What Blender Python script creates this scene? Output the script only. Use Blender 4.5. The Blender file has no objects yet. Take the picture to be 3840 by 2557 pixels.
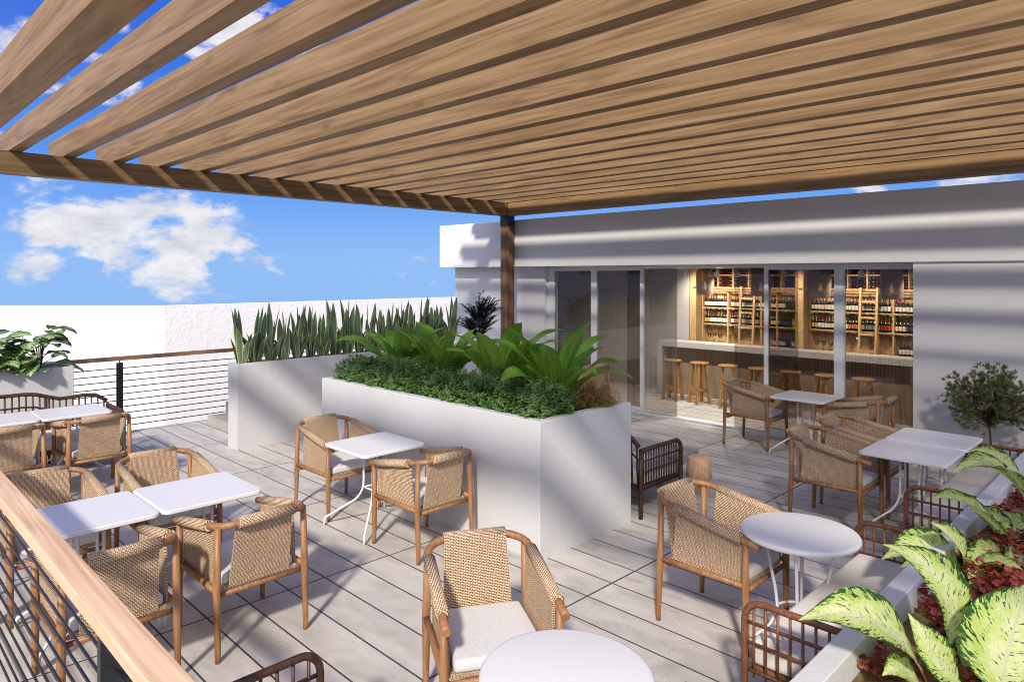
import bpy, bmesh, math, random
from mathutils import Vector, Matrix, Euler
R = math.radians
PI = math.pi
sc = bpy.context.scene
COL = sc.collection
H = 2.35                                   # eye height of the photographer above the terrace

# ------------------------------------------------------------------ nodes
class NT:
    def __init__(s, name, rough=.6, spec=.35):
        s.m = bpy.data.materials.new(name); s.m.use_nodes = True
        s.t = s.m.node_tree; s.n = s.t.nodes; s.l = s.t.links
        s.b = s.n['Principled BSDF']; s.out = s.n['Material Output']
        s.b.inputs['Roughness'].default_value = rough
        s.b.inputs['Specular IOR Level'].default_value = spec
    def new(s, ty, **kw):
        nd = s.n.new(ty)
        for k, v in kw.items():
            if k[0] == '_': nd.inputs[k[1:].replace('_', ' ')].default_value = v
            else: setattr(nd, k, v)
        return nd
    def link(s, a, b): s.l.new(a, b)
    def co(s, kind='Object'): return s.new('ShaderNodeTexCoord').outputs[kind]
    def mp(s, vec, scale=(1, 1, 1), loc=(0, 0, 0), rot=(0, 0, 0)):
        nd = s.new('ShaderNodeMapping'); s.link(vec, nd.inputs['Vector'])
        nd.inputs['Scale'].default_value = scale; nd.inputs['Location'].default_value = loc
        nd.inputs['Rotation'].default_value = rot
        return nd.outputs[0]
    def noise(s, vec, scale=5, detail=4, rough=.55, dist=0, out='Fac'):
        nd = s.new('ShaderNodeTexNoise', _Scale=scale, _Detail=detail, _Roughness=rough, _Distortion=dist)
        if vec is not None: s.link(vec, nd.inputs['Vector'])
        return nd.outputs[out]
    def math(s, op, a, b=None, c=None, clamp=False):
        nd = s.new('ShaderNodeMath', operation=op); nd.use_clamp = clamp
        for i, v in enumerate((a, b, c)):
            if v is None: continue
            if isinstance(v, (int, float)): nd.inputs[i].default_value = v
            else: s.link(v, nd.inputs[i])
        return nd.outputs[0]
    def ramp(s, fac, stops, interp='LINEAR'):
        nd = s.new('ShaderNodeValToRGB'); nd.color_ramp.interpolation = interp
        el = nd.color_ramp.elements
        while len(el) < len(stops): el.new(.5)
        for e, (p, c) in zip(el, stops):
            e.position = p; e.color = c if len(c) == 4 else (*c, 1)
        s.link(fac, nd.inputs[0]); return nd.outputs[0]
    def mix(s, fac, a, b, mode='MIX'):
        nd = s.new('ShaderNodeMix', data_type='RGBA', blend_type=mode)
        for i, v in ((0, fac), (6, a), (7, b)):
            if isinstance(v, (int, float)): nd.inputs[i].default_value = v
            elif isinstance(v, tuple): nd.inputs[i].default_value = v if len(v) == 4 else (*v, 1)
            else: s.link(v, nd.inputs[i])
        return nd.outputs[2]
    def sep(s, vec):
        nd = s.new('ShaderNodeSeparateXYZ'); s.link(vec, nd.inputs[0]); return nd.outputs
    def comb(s, x, y, z):
        nd = s.new('ShaderNodeCombineXYZ')
        for i, v in enumerate((x, y, z)):
            if isinstance(v, (int, float)): nd.inputs[i].default_value = v
            else: s.link(v, nd.inputs[i])
        return nd.outputs[0]
    def color(s, c):
        if isinstance(c, tuple): s.b.inputs['Base Color'].default_value = (*c[:3], 1)
        else: s.link(c, s.b.inputs['Base Color'])
    def rough(s, v):
        s.link(v, s.b.inputs['Roughness'])
    def bump(s, h, strength=.3, dist=.01):
        nd = s.new('ShaderNodeBump'); nd.inputs['Strength'].default_value = strength
        nd.inputs['Distance'].default_value = dist
        s.link(h, nd.inputs['Height']); s.link(nd.outputs[0], s.b.inputs['Normal']); return nd

M = {}
def plain(name, c, rough=.5, spec=.35, metal=0, var=.06, scale=9.):
    k = NT(name, rough, spec); k.b.inputs['Metallic'].default_value = metal
    nz = k.noise(k.co(), scale, 3)
    k.color(k.ramp(nz, [(.3, tuple(x * (1 - var) for x in c)), (.7, tuple(min(1, x * (1 + var)) for x in c))]))
    k.rough(k.math('MULTIPLY_ADD', nz, .18 * min(1, var * 12), rough - .09 * min(1, var * 12)))
    M[name] = k.m; return k

def wood(name, dark, mid, light, axis=0, stretch=.12, scale=9, rough=.5, spec=.3, knots=False, bump=.12, warp=5.5):
    k = NT(name, rough, spec)
    sv = [scale] * 3; sv[axis] = scale * stretch
    oi = k.new('ShaderNodeObjectInfo')
    off = k.new('ShaderNodeVectorMath', operation='MULTIPLY_ADD')
    k.link(k.co(), off.inputs[0]); off.inputs[1].default_value = (1, 1, 1)
    rnd = k.comb(k.math('MULTIPLY', oi.outputs['Random'], 7.3), k.math('MULTIPLY', oi.outputs['Random'], 3.1), 0)
    k.link(rnd, off.inputs[2])
    v = k.mp(off.outputs[0], tuple(sv))
    n1 = k.noise(v, 1.0, 5, .6, .8)
    # growth figure: contour lines of a slow field drawn out along the grain
    slow = k.noise(v, .33, 2, .5, .5)
    fig = k.math('PINGPONG', k.math('MULTIPLY', slow, warp * 5), 1.0)
    sv2 = [x * 5 for x in sv]; sv2[axis] = scale * stretch * 2
    n2 = k.noise(k.mp(off.outputs[0], tuple(sv2)), 1, 3, .6)
    f = k.math('ADD', k.math('MULTIPLY', n1, .52), k.math('ADD', k.math('MULTIPLY', fig, .14), k.math('MULTIPLY', n2, .34)))
    c = k.ramp(f, [(.34, dark), (.5, mid), (.66, light)])
    if knots:
        vo = k.new('ShaderNodeTexVoronoi'); vo.inputs['Scale'].default_value = 1
        sv3 = [3.6] * 3; sv3[axis] = 1.3
        k.link(k.mp(off.outputs[0], tuple(sv3)), vo.inputs['Vector'])
        kn = k.ramp(vo.outputs['Distance'], [(.03, (1, 1, 1)), (.16, (0, 0, 0))])
        c = k.mix(k.math('MULTIPLY', kn, .55), c, tuple(x * .45 for x in dark))
    k.color(c); k.bump(f, bump, .004)
    k.rough(k.math('MULTIPLY_ADD', n2, .25, rough - .1))
    M[name] = k.m

# painted masonry: pattern in metres, same everywhere
def plaster(name, c, fine=90, coarse=7, sf=.25, dist=.004, patch=.05):
    k = NT(name, .85, .2)
    co = k.co()
    a = k.noise(co, fine, 3, .6); b = k.noise(co, coarse, 5, .6, .6)
    h = k.math('ADD', k.math('MULTIPLY', a, .5), k.math('MULTIPLY', b, 1.0))
    k.bump(h, sf, dist)
    p = k.noise(co, 1.1, 5, .65)
    k.color(k.ramp(p, [(.3, tuple(x * (1 - patch) for x in c)), (.65, c)]))
    M[name] = k.m
plaster('white_plaster', (.76, .75, .735), 70, 9, .5, .009)
plaster('trowelled_plaster', (.86, .85, .84), 30, 7, .8, .018, .02)
plaster('planter_render', (.58, .58, .585), 110, 24, .5, .006, .07)
plaster('interior_paint', (.42, .41, .41), 120, 8, .1, .002)
plaster('concrete', (.42, .40, .375), 60, 5, .35, .004, .3)
plaster('bar_stone', (.52, .50, .49), 160, 10, .08, .002, .06)

wood('slat_wood', (.160, .094, .044), (.262, .164, .082), (.340, .224, .122), 0, .05, 13, .55, .2, knots=True, warp=3.5)
wood('beam_wood', (.085, .050, .022), (.165, .100, .045), (.235, .150, .072), 1, .05, 14, .55, .2, warp=3.5)
wood('crossbeam_wood', (.18, .104, .042), (.285, .172, .076), (.36, .232, .108), 0, .05, 14, .55, .2, warp=3.5)
wood('post_wood', (.09, .048, .024), (.19, .105, .052), (.30, .175, .09), 2, .07, 11, .55, .25, bump=.3)
wood('teak_wood', (.19, .085, .034), (.30, .145, .062), (.38, .20, .092), 2, .12, 16, .42, .35)
wood('handrail_wood', (.55, .35, .20), (.72, .49, .305), (.82, .60, .40), 0, .07, 9, .45, .3, bump=.04, warp=6)
wood('side_rail_wood', (.22, .115, .055), (.34, .19, .095), (.44, .26, .14), 1, .10, 16, .45, .35)
wood('shelf_pine', (.36, .23, .11), (.50, .34, .175), (.60, .43, .24), 2, .12, 8, .55, .25)
wood('bar_panel_wood', (.18, .125, .085), (.28, .205, .145), (.35, .265, .19), 2, .06, 9, .5, .3)
wood('stool_wood', (.26, .12, .035), (.40, .20, .065), (.48, .26, .09), 2, .12, 14, .45, .35)
wood('stump_wood', (.55, .31, .17), (.70, .43, .25), (.78, .52, .32), 2, .25, 12, .5, .3)
wood('dark_rattan', (.028, .012, .007), (.055, .025, .014), (.095, .045, .026), 2, .3, 24, .42, .4)
wood('brown_rattan', (.10, .036, .017), (.17, .066, .032), (.24, .10, .05), 2, .3, 24, .42, .4)

plain('white_metal', (.72, .715, .71), .34, .45, 0, .006, 3)
plain('black_metal', (.018, .019, .021), .45, .4, 0, .1)
plain('black_cable', (.012, .012, .014), .4, .4, 0, .1)
plain('frame_paint', (.78, .78, .78), .4, .4, 0, .02)
plain('lamp_white', (.8, .8, .8), .4, .4, 0, .02)
plain('soil', (.035, .024, .017), .95, .1, 0, .5, 40)
plain('terracotta', (.30, .15, .08), .8, .2, 0, .12)
plain('chrome', (.6, .6, .6), .2, .5, 1, .05)
k = plain('sandy_soil', (.20, .13, .06), .95, .1, 0, .4, 30)

def fabric(name, c, scale=420):
    k = NT(name, .95, .12)
    co = k.co()
    w1 = k.new('ShaderNodeTexWave', wave_type='BANDS', bands_direction='X'); w2 = k.new('ShaderNodeTexWave', wave_type='BANDS', bands_direction='Y')
    for w in (w1, w2):
        w.inputs['Scale'].default_value = scale / 6.28 * .4; w.inputs['Distortion'].default_value = 1.5; w.inputs['Detail'].default_value = 1
        k.link(co, w.inputs['Vector'])
    f = k.math('MULTIPLY', k.math('ADD', w1.outputs['Fac'], w2.outputs['Fac']), .5)
    n = k.noise(co, 60, 4, .7)
    f2 = k.math('ADD', k.math('MULTIPLY', f, .15), k.math('MULTIPLY', n, .85))
    k.color(k.ramp(f2, [(.25, tuple(x * .84 for x in c)), (.7, tuple(min(1, x * 1.08) for x in c))]))
    k.bump(f2, .4, .002)
    k.b.inputs['Sheen Weight'].default_value = .15
    M[name] = k.m
fabric('cushion_fabric', (.64, .635, .625))
fabric('bench_fabric', (.68, .635, .56), 300)

# woven rope: basket weave in UV metres
def rope():
    k = NT('woven_rope', .8, .2)
    uv = k.new('ShaderNodeUVMap').outputs[0]
    br = k.new('ShaderNodeTexBrick'); br.offset = .5; br.offset_frequency = 2
    br.inputs['Scale'].default_value = 1; br.inputs['Brick Width'].default_value = .0185
    br.inputs['Row Height'].default_value = .0085; br.inputs['Mortar Size'].default_value = .0020
    br.inputs['Mortar Smooth'].default_value = .5; br.inputs['Bias'].default_value = 0
    br.inputs['Color1'].default_value = (.68, .47, .29, 1); br.inputs['Color2'].default_value = (.90, .70, .47, 1)
    br.inputs['Mortar'].default_value = (.055, .028, .015, 1)
    nz = k.noise(uv, 160, 2, .5, out='Color')
    mx = k.new('ShaderNodeVectorMath', operation='MULTIPLY_ADD')
    k.link(nz, mx.inputs[0]); mx.inputs[1].default_value = (.0035, .0022, 0); k.link(uv, mx.inputs[2])
    k.link(mx.outputs[0], br.inputs['Vector'])
    n2 = k.noise(uv, 14, 3, .6)
    c = k.mix(k.math('MULTIPLY', n2, .22), br.outputs['Color'], (.66, .42, .26))
    k.color(c)
    k.bump(k.math('SUBTRACT', 1.0, br.outputs['Fac']), .9, .004)
    M['woven_rope'] = k.m
rope()

# terrace tiles 1.64 x 0.30 m, concrete look, dark open joints
def tiles():
    k = NT('terrace_tiles', .7, .3)
    co = k.co(); x, y, z = k.sep(co)
    dx = k.math('PINGPONG', k.math('ADD', x, 3.19 + 32.8), .82)
    dy = k.math('PINGPONG', k.math('ADD', y, 30 - 2.17), .15)
    j = k.math('MAXIMUM', k.math('LESS_THAN', dx, .0075), k.math('LESS_THAN', dy, .0066))
    ix = k.math('FLOOR', k.math('DIVIDE', k.math('ADD', x, 3.19 + 32.8), 1.64))
    iy = k.math('FLOOR', k.math('DIVIDE', k.math('ADD', y, 30 - 2.17), .30))
    wn = k.new('ShaderNodeTexWhiteNoise', noise_dimensions='2D'); k.link(k.comb(ix, iy, 0), wn.inputs['Vector'])
    off = k.comb(k.math('MULTIPLY', wn.outputs['Value'], 17.0), k.math('MULTIPLY', wn.outputs['Value'], 31.0), 0)
    va = k.new('ShaderNodeVectorMath', operation='ADD'); k.link(co, va.inputs[0]); k.link(off, va.inputs[1])
    cloud = k.noise(k.mp(va.outputs[0], (1.6, 3.6, 1)), 1.5, 6, .62, .5)
    fine = k.noise(va.outputs[0], 130, 3, .6)
    f = k.math('ADD', k.math('MULTIPLY', cloud, .75), k.math('ADD', k.math('MULTIPLY', fine, .22), k.math('MULTIPLY', wn.outputs['Value'], .07)))
    c = k.ramp(f, [(.28, (.30, .275, .245)), (.48, (.49, .458, .415)), (.68, (.60, .565, .52))])
    big = k.noise(co, .9, 5, .7, .4)
    c = k.mix(k.ramp(big, [(.50, (0, 0, 0)), (.72, (.45, .45, .45))]), c, (.30, .27, .235))
    vo = k.new('ShaderNodeTexVoronoi'); vo.inputs['Scale'].default_value = 26; k.link(va.outputs[0], vo.inputs['Vector'])
    pit = k.math('MULTIPLY', k.math('LESS_THAN', vo.outputs['Distance'], .13), k.math('GREATER_THAN', k.noise(va.outputs[0], 5, 2), .55))
    c = k.mix(k.math('MULTIPLY', pit, .7), c, (.12, .11, .10))
    c = k.mix(j, c, (.065, .06, .058))
    k.color(c)
    h = k.math('SUBTRACT', k.math('MULTIPLY', f, .12), k.math('ADD', j, k.math('MULTIPLY', pit, .4)))
    k.bump(h, .5, .004)
    M['terrace_tiles'] = k.m
tiles()

# tinted sliding glass: part mirror, part tinted see-through
def glass(name, tint, ior=1.5, extra=.03):
    k = NT(name)
    k.n.remove(k.b)
    tr = k.new('ShaderNodeBsdfTransparent'); tr.inputs[0].default_value = (*tint, 1)
    gl = k.new('ShaderNodeBsdfGlossy'); gl.inputs['Roughness'].default_value = .01; gl.inputs['Color'].default_value = (.9, .9, .9, 1)
    fr = k.new('ShaderNodeFresnel'); fr.inputs[0].default_value = ior
    f = k.math('ADD', fr.outputs[0], extra, clamp=True)
    mx = k.new('ShaderNodeMixShader'); k.link(f, mx.inputs[0]); k.link(tr.outputs[0], mx.inputs[1]); k.link(gl.outputs[0], mx.inputs[2])
    k.link(mx.outputs[0], k.out.inputs[0]); M[name] = k.m
glass('tinted_glass', (.74, .71, .68), 1.5, .03)
glass('clear_glass', (.93, .93, .92), 1.5, .05)

# leaves: UV u across (0..1), v along (0..1)
def leafmat(name, build, rough=.4, spec=.4, trans=.35):
    k = NT(name, rough, spec)
    uv = k.new('ShaderNodeUVMap').outputs[0]; u, v, _ = k.sep(uv)
    e = k.math('MULTIPLY', k.math('ABSOLUTE', k.math('SUBTRACT', u, .5)), 2)     # 0 midrib .. 1 edge
    oi = k.new('ShaderNodeObjectInfo')
    c = build(k, uv, u, v, e, oi.outputs['Random'])
    k.color(c)
    tl = k.new('ShaderNodeBsdfTranslucent'); k.link(c, tl.inputs[0])
    mx = k.new('ShaderNodeMixShader'); mx.inputs[0].default_value = trans
    k.link(k.b.outputs[0], mx.inputs[1]); k.link(tl.outputs[0], mx.inputs[2]); k.link(mx.outputs[0], k.out.inputs[0])
    M[name] = k.m; return k
def g_snake(k, uv, u, v, e, r):
    n = k.noise(k.mp(uv, (2, 9, 1)), 3, 3, .6)
    g = k.ramp(n, [(.35, (.065, .125, .070)), (.62, (.18, .26, .155))])
    return k.mix(k.ramp(e, [(.66, (0, 0, 0)), (.80, (1, 1, 1))]), g, (.42, .46, .17))
leafmat('snake_leaf', g_snake, .32, .5, .12)
def g_nest(k, uv, u, v, e, r):
    vein = k.new('ShaderNodeTexWave', wave_type='BANDS', bands_direction='Y'); vein.inputs['Scale'].default_value = 9; vein.inputs['Distortion'].default_value = .6
    k.link(k.mp(k.comb(e, v, 0), (1, 1, 1), (0, 0, 0), (0, 0, .25)), vein.inputs['Vector'])
    n = k.noise(k.mp(uv, (2, 3, 1)), 2, 4, .6)
    g = k.ramp(k.math('ADD', k.math('MULTIPLY', n, .8), k.math('MULTIPLY', vein.outputs['Fac'], .15)), [(.3, (.13, .30, .022)), (.65, (.27, .50, .070))])
    g = k.mix(k.ramp(e, [(.02, (1, 1, 1)), (.07, (0, 0, 0))]), g, (.30, .50, .14))
    ed = k.math('GREATER_THAN', k.math('ADD', e, k.math('MULTIPLY', k.noise(k.mp(uv, (3, 14, 1)), 2, 2), .16)), 1.055)
    return k.mix(ed, g, (.10, .05, .025))
leafmat('nest_leaf', g_nest, .45, .3, .45)
def g_box(k, uv, u, v, e, r):
    n = k.noise(k.co(), 17, 3, .6)
    return k.ramp(n, [(.30, (.055, .135, .035)), (.52, (.135, .27, .072)), (.75, (.25, .38, .12))])
leafmat('hedge_leaf', g_box, .5, .25, .25)
def g_heath(k, uv, u, v, e, r):
    n = k.noise(k.co(), 30, 2)
    a = k.ramp(n, [(.3, (.05, .10, .02)), (.7, (.14, .17, .035))])
    return k.mix(k.ramp(v, [(.55, (0, 0, 0)), (1, (1, 1, 1))]), a, (.32, .15, .05))
leafmat('heath_leaf', g_heath, .7, .2, .15)
def g_dark(k, uv, u, v, e, r):
    n = k.noise(k.co(), 14, 3)
    return k.ramp(n, [(.3, (.010, .020, .014)), (.7, (.035, .060, .035))])
leafmat('dark_leaf', g_dark, .35, .5, .1)
def g_tree(k, uv, u, v, e, r):
    n = k.noise(k.co(), 9, 3)
    return k.ramp(n, [(.3, (.11, .14, .045)), (.55, (.22, .24, .095)), (.75, (.36, .35, .16))])
leafmat('tree_leaf', g_tree, .55, .3, .2)
def g_cala(k, uv, u, v, e, r):
    ang = k.math('SUBTRACT', v, k.math('MULTIPLY', e, .22))
    wv = k.math('PINGPONG', k.math('MULTIPLY', ang, 9.), .5)
    n = k.noise(k.mp(uv, (2.5, 3, 1)), 2.5, 3, .6)
    f = k.math('ADD', k.math('MULTIPLY', wv, .9), k.math('ADD', k.math('MULTIPLY', n, .55), k.math('MULTIPLY', e, -.34)))
    c = k.ramp(f, [(.10, (.030, .115, .045)), (.28, (.075, .20, .060)), (.46, (.40, .48, .16)), (.66, (.70, .70, .38))])
    return k.mix(k.ramp(e, [(.03, (1, 1, 1)), (.12, (0, 0, 0))]), c, (.55, .58, .26))
leafmat('calathea_leaf', g_cala, .36, .4, .2)
def g_dieff(k, uv, u, v, e, r):
    # cream to lime blade with dark green flecks that run out along the side veins and a dark margin
    vv = k.math('SUBTRACT', v, k.math('MULTIPLY', e, .16))
    st = k.comb(k.math('MULTIPLY', e, 2.8), k.math('MULTIPLY', vv, 24.), k.math('MULTIPLY', k.math('GREATER_THAN', u, .5), 5.))
    n1 = k.noise(st, 1.7, 4, .65, .3)
    n2 = k.noise(k.mp(uv, (3, 4, 1)), 2.2, 3, .6)
    base = k.ramp(k.math('ADD', k.math('MULTIPLY', n2, .7), k.math('MULTIPLY', e, .30)), [(.28, (.78, .80, .48)), (.55, (.55, .68, .19)), (.82, (.30, .48, .07))])
    dark = k.math('ADD', n1, k.math('MULTIPLY', k.math('POWER', e, 4.), .20))
    c = k.mix(k.ramp(dark, [(.585, (0, 0, 0)), (.625, (1, 1, 1))]), base, (.030, .095, .022))
    return k.mix(k.ramp(e, [(.015, (1, 1, 1)), (.055, (0, 0, 0))]), c, (.62, .66, .40))
leafmat('dieffenbachia_leaf', g_dieff, .5, .25, .42)
def g_red(k, uv, u, v, e, r):
    n = k.noise(k.co(), 22, 3)
    return k.ramp(n, [(.3, (.13, .020, .014)), (.55, (.28, .052, .034)), (.75, (.42, .11, .06))])
leafmat('red_leaf', g_red, .45, .4, .25)
plain('stem_green', (.10, .16, .04), .6, .3)
plain('stem_brown', (.10, .06, .03), .8, .2)

plain('bottle_dark', (.010, .010, .009), .12, .5, 0, .05)
for nm, c in dict(label_white=(.62, .61, .58), label_cream=(.60, .53, .38), label_gold=(.52, .33, .07), label_orange=(.44, .17, .05), label_red=(.42, .03, .025),
                  label_blue=(.03, .05, .13), label_black=(.03, .03, .03), cap_red=(.30, .012, .018), cap_maroon=(.14, .01, .02), cap_gold=(.42, .27, .08),
                  cap_white=(.58, .56, .54), cap_green=(.30, .32, .10), cap_black=(.012, .012, .012)).items(): plain(nm, c, .5, .3, 0, .1, 60)
def labelmat(nm, c, ink):
    k = NT(nm, .6, .25); g = k.co('Object'); x, y, z = k.sep(g)
    row = k.math('GREATER_THAN', k.math('PINGPONG', k.math('MULTIPLY', z, 45.), .5), .36)
    n = k.math('GREATER_THAN', k.noise(k.mp(g, (260, 260, 30)), 1, 1), .5)
    k.color(k.mix(k.math('MULTIPLY', k.math('MULTIPLY', row, n), .6), c, ink)); M[nm] = k.m
labelmat('label_white', (.62, .61, .58), (.08, .07, .07)); labelmat('label_cream', (.60, .53, .38), (.20, .05, .03))
plain('slate_black', (.015, .015, .015), .8, .2); plain('chalk_white', (.6, .58, .54), .8, .2)
def woven_lamp():
    k = NT('lamp_weave', .8, .2)
    uv = k.new('ShaderNodeUVMap').outputs[0]; u, v, _ = k.sep(uv)
    a = k.math('PINGPONG', k.math('MULTIPLY', k.math('ADD', u, v), 34.), .5); b = k.math('PINGPONG', k.math('MULTIPLY', k.math('SUBTRACT', u, v), 34.), .5)
    hole = k.math('MULTIPLY', k.math('GREATER_THAN', a, .25), k.math('GREATER_THAN', b, .25))
    solid = k.math('LESS_THAN', v, .06)
    hole = k.math('MULTIPLY', hole, k.math('SUBTRACT', 1.0, solid))
    k.color((.26, .21, .165))
    k.link(k.math('SUBTRACT', 1.0, hole), k.b.inputs['Alpha']); M['lamp_weave'] = k.m
woven_lamp()
def glow(nm, c, s):
    k = NT(nm); k.b.inputs['Emission Color'].default_value = (*c, 1); k.b.inputs['Emission Strength'].default_value = s; k.color(c); M[nm] = k.m
glow('lit_bulb', (1., .78, .52), .6)
glow('lit_spot', (1., .86, .66), 9.)
plain('ground_far', (.25, .24, .22), .9, .1, 0, .2, .2)
# ------------------------------------------------------------------ geometry
class G:
    """collects one part's shape; build() links it as one mesh object"""
    def __init__(s):
        s.bm = bmesh.new(); s.uv = s.bm.loops.layers.uv.new('UVMap'); s.mi = 0
    def face(s, vs, uvs=None, smooth=False):
        try: f = s.bm.faces.new(vs)
        except ValueError: return None
        f.material_index = s.mi; f.smooth = smooth
        if uvs:
            for l, q in zip(f.loops, uvs): l[s.uv].uv = q
        return f
    def v(s, p): return s.bm.verts.new(p)
    def box(s, x0, x1, y0, y1, z0, z1, bev=0, seg=2, mat=None):
        t = bmesh.new()
        vs = [t.verts.new(p) for p in ((x0, y0, z0), (x1, y0, z0), (x1, y1, z0), (x0, y1, z0), (x0, y0, z1), (x1, y0, z1), (x1, y1, z1), (x0, y1, z1))]
        for q in ((3, 2, 1, 0), (4, 5, 6, 7), (0, 1, 5, 4), (1, 2, 6, 5), (2, 3, 7, 6), (3, 0, 4, 7)): t.faces.new([vs[i] for i in q])
        if bev: bmesh.ops.bevel(t, geom=t.edges[:], offset=bev, segments=seg, affect='EDGES', profile=.5)
        s.merge(t, mat); return s
    def merge(s, t, mat=None, smooth=False):
        mp = {}
        for v in t.verts:
            mp[v] = s.bm.verts.new(mat @ v.co if mat else v.co)
        for f in t.faces:
            nf = s.bm.faces.new([mp[v] for v in f.verts]); nf.material_index = s.mi; nf.smooth = f.smooth or smooth
        t.free()
    def hollow(s, x0, x1, y0, y1, z0, z1, w, zin, bev=.006):
        """open planter box with walls w thick and an inner floor at zin"""
        t = bmesh.new()
        o = [(x0, y0), (x1, y0), (x1, y1), (x0, y1)]; i = [(x0 + w, y0 + w), (x1 - w, y0 + w), (x1 - w, y1 - w), (x0 + w, y1 - w)]
        a = [t.verts.new((*p, z0)) for p in o]; b = [t.verts.new((*p, z1)) for p in o]
        c = [t.verts.new((*p, z1)) for p in i]; d = [t.verts.new((*p, zin)) for p in i]
        t.faces.new(a[::-1]); t.faces.new(d)
        for k in range(4):
            n = (k + 1) % 4
            t.faces.new((a[k], a[n], b[n], b[k])); t.faces.new((b[k], b[n], c[n], c[k])); t.faces.new((c[k], c[n], d[n], d[k]))
        if bev:
            es = [e for e in t.edges if all(abs(v.co.z - z1) < 1e-5 for v in e.verts) or (abs(e.verts[0].co.z - e.verts[1].co.z) > .1 and e.verts[0] in a + b and e.verts[1] in a + b)]
            bmesh.ops.bevel(t, geom=es, offset=bev, segments=2, affect='EDGES', profile=.5)
        s.merge(t); return s
    def ring(s, c, t, r, n, ref):
        t = t.normalized(); a = t.cross(ref)
        if a.length < 1e-4: a = t.cross(Vector((1, 0, 0)))
        a.normalize(); b = t.cross(a)
        return [s.v(c + (a * math.cos(2 * PI * k / n) + b * math.sin(2 * PI * k / n)) * r) for k in range(n)]
    def tube(s, pts, r, n=8, ref=(0, 0, 1), cap=True, uvs=None):
        P = [Vector(p) for p in pts]; rs = r if isinstance(r, (list, tuple)) else [r] * len(P)
        ref = Vector(ref); rings = []; L = 0
        for i, p in enumerate(P):
            t = (P[min(i + 1, len(P) - 1)] - P[max(i - 1, 0)])
            rings.append(s.ring(p, t, rs[i], n, ref))
        for i in range(len(P) - 1):
            d = (P[i + 1] - P[i]).length
            for k in range(n):
                m = (k + 1) % n
                uq = None
                if uvs:
                    c = 2 * PI * max(rs[i], .001) / n
                    uq = ((L, k * c), (L, (k + 1) * c), (L + d, (k + 1) * c), (L + d, k * c))
                s.face((rings[i][k], rings[i][m], rings[i + 1][m], rings[i + 1][k]), uq, True)
            L += d
        if cap: s.face(rings[0][::-1]); s.face(rings[-1])
        return s
    def lathe(s, prof, c=(0, 0, 0), n=24, smooth=True, uv=False):
        rings = []; cx, cy, cz = c
        for r, z in prof:
            rings.append([s.v((cx + r * math.cos(2 * PI * k / n), cy + r * math.sin(2 * PI * k / n), cz + z)) for k in range(n)] if r > 1e-5 else [s.v((cx, cy, cz + z))])
        for a, b in zip(rings, rings[1:]):
            for k in range(n):
                m = (k + 1) % n
                if len(a) == 1 and len(b) == 1: continue
                if len(a) == 1: s.face((a[0], b[m], b[k]), None, smooth)
                elif len(b) == 1: s.face((a[k], a[m], b[0]), None, smooth)
                else: s.face((a[k], a[m], b[m], b[k]), None, smooth)
        return s
    def prism(s, poly, axis, a0, a1):
        """extrude a closed outline along an axis; poly holds the other two coordinates in order"""
        def put(p, a):
            q = list(p); q.insert(axis, a); return s.v(q)
        lo = [put(p, a0) for p in poly]; hi = [put(p, a1) for p in poly]
        s.face(lo); s.face(hi[::-1])
        for k in range(len(poly)):
            m = (k + 1) % len(poly); s.face((lo[k], hi[k], hi[m], lo[m]))
        return s
    def leaf(s, base, yaw, tilt, length, width, bend=1.2, prof=None, seg=7, fold=.18, roll=0, twist=0, wav=0, cross=2):
        """blade growing from base: tilt = lean from upright (rad), bend = extra lean gained along the blade"""
        prof = prof or PROF_LANCE
        p = Vector(base); d = Vector((math.cos(yaw), math.sin(yaw), 0)); up = Vector((0, 0, 1)); pts = []
        for i in range(seg + 1):
            t = i / seg; a = tilt + bend * t * t
            tan = d * math.sin(a) + up * math.cos(a); nrm = up * math.sin(a) - d * math.cos(a)
            pts.append((p.copy(), tan, nrm)); p += tan * (length / seg)
        s.ribbon(pts, width, prof, fold, roll, twist, wav, cross)
    def ribbon(s, pts, width, prof, fold=.18, roll=0, twist=0, wav=0, cross=2):
        rows = []; n = len(pts) - 1
        for i, (c, tan, nrm) in enumerate(pts):
            t = i / n; w = width * .5 * interp(prof, t)
            side = tan.cross(nrm).normalized(); q = Matrix.Rotation(roll + twist * t, 3, tan)
            sd = q @ side; nn = q @ nrm; row = []
            for k in range(-cross, cross + 1):
                f = k / cross
                h = abs(f) * fold * w + (wav * w * math.sin(t * 17 + (2 if k > 0 else 0)) * f * f if wav else 0)
                row.append((s.v(c + sd * (w * f) + nn * h), (.5 + .5 * f, t)))
            rows.append(row)
        for a, b in zip(rows, rows[1:]):
            for k in range(len(a) - 1):
                q = (a[k], a[k + 1], b[k + 1], b[k]); s.face([x[0] for x in q], [x[1] for x in q], True)
    def bez(s, a, b, c, width, prof, nrm, seg=14, fold=.2, twist=0, wav=0, cross=4):
        a, b, c, nrm = Vector(a), Vector(b), Vector(c), Vector(nrm); pts = []
        for i in range(seg + 1):
            t = i / seg; p = a * (1 - t) ** 2 + b * 2 * t * (1 - t) + c * t * t
            tan = ((b - a) * (1 - t) + (c - b) * t).normalized()
            nn = (nrm - tan * nrm.dot(tan)).normalized(); pts.append((p, tan, nn))
        s.ribbon(pts, width, prof, fold, 0, twist, wav, cross)
    def build(s, name, mats, parent=None, loc=None, flat=True):
        me = bpy.data.meshes.new(name)
        bmesh.ops.recalc_face_normals(s.bm, faces=s.bm.faces[:]) if flat else None
        s.bm.to_mesh(me); s.bm.free()
        for m in (mats if isinstance(mats, (list, tuple)) else [mats]): me.materials.append(M[m])
        o = bpy.data.objects.new(name, me); COL.objects.link(o)
        if parent: o.parent = parent
        if loc: o.location = loc
        return o
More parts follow.
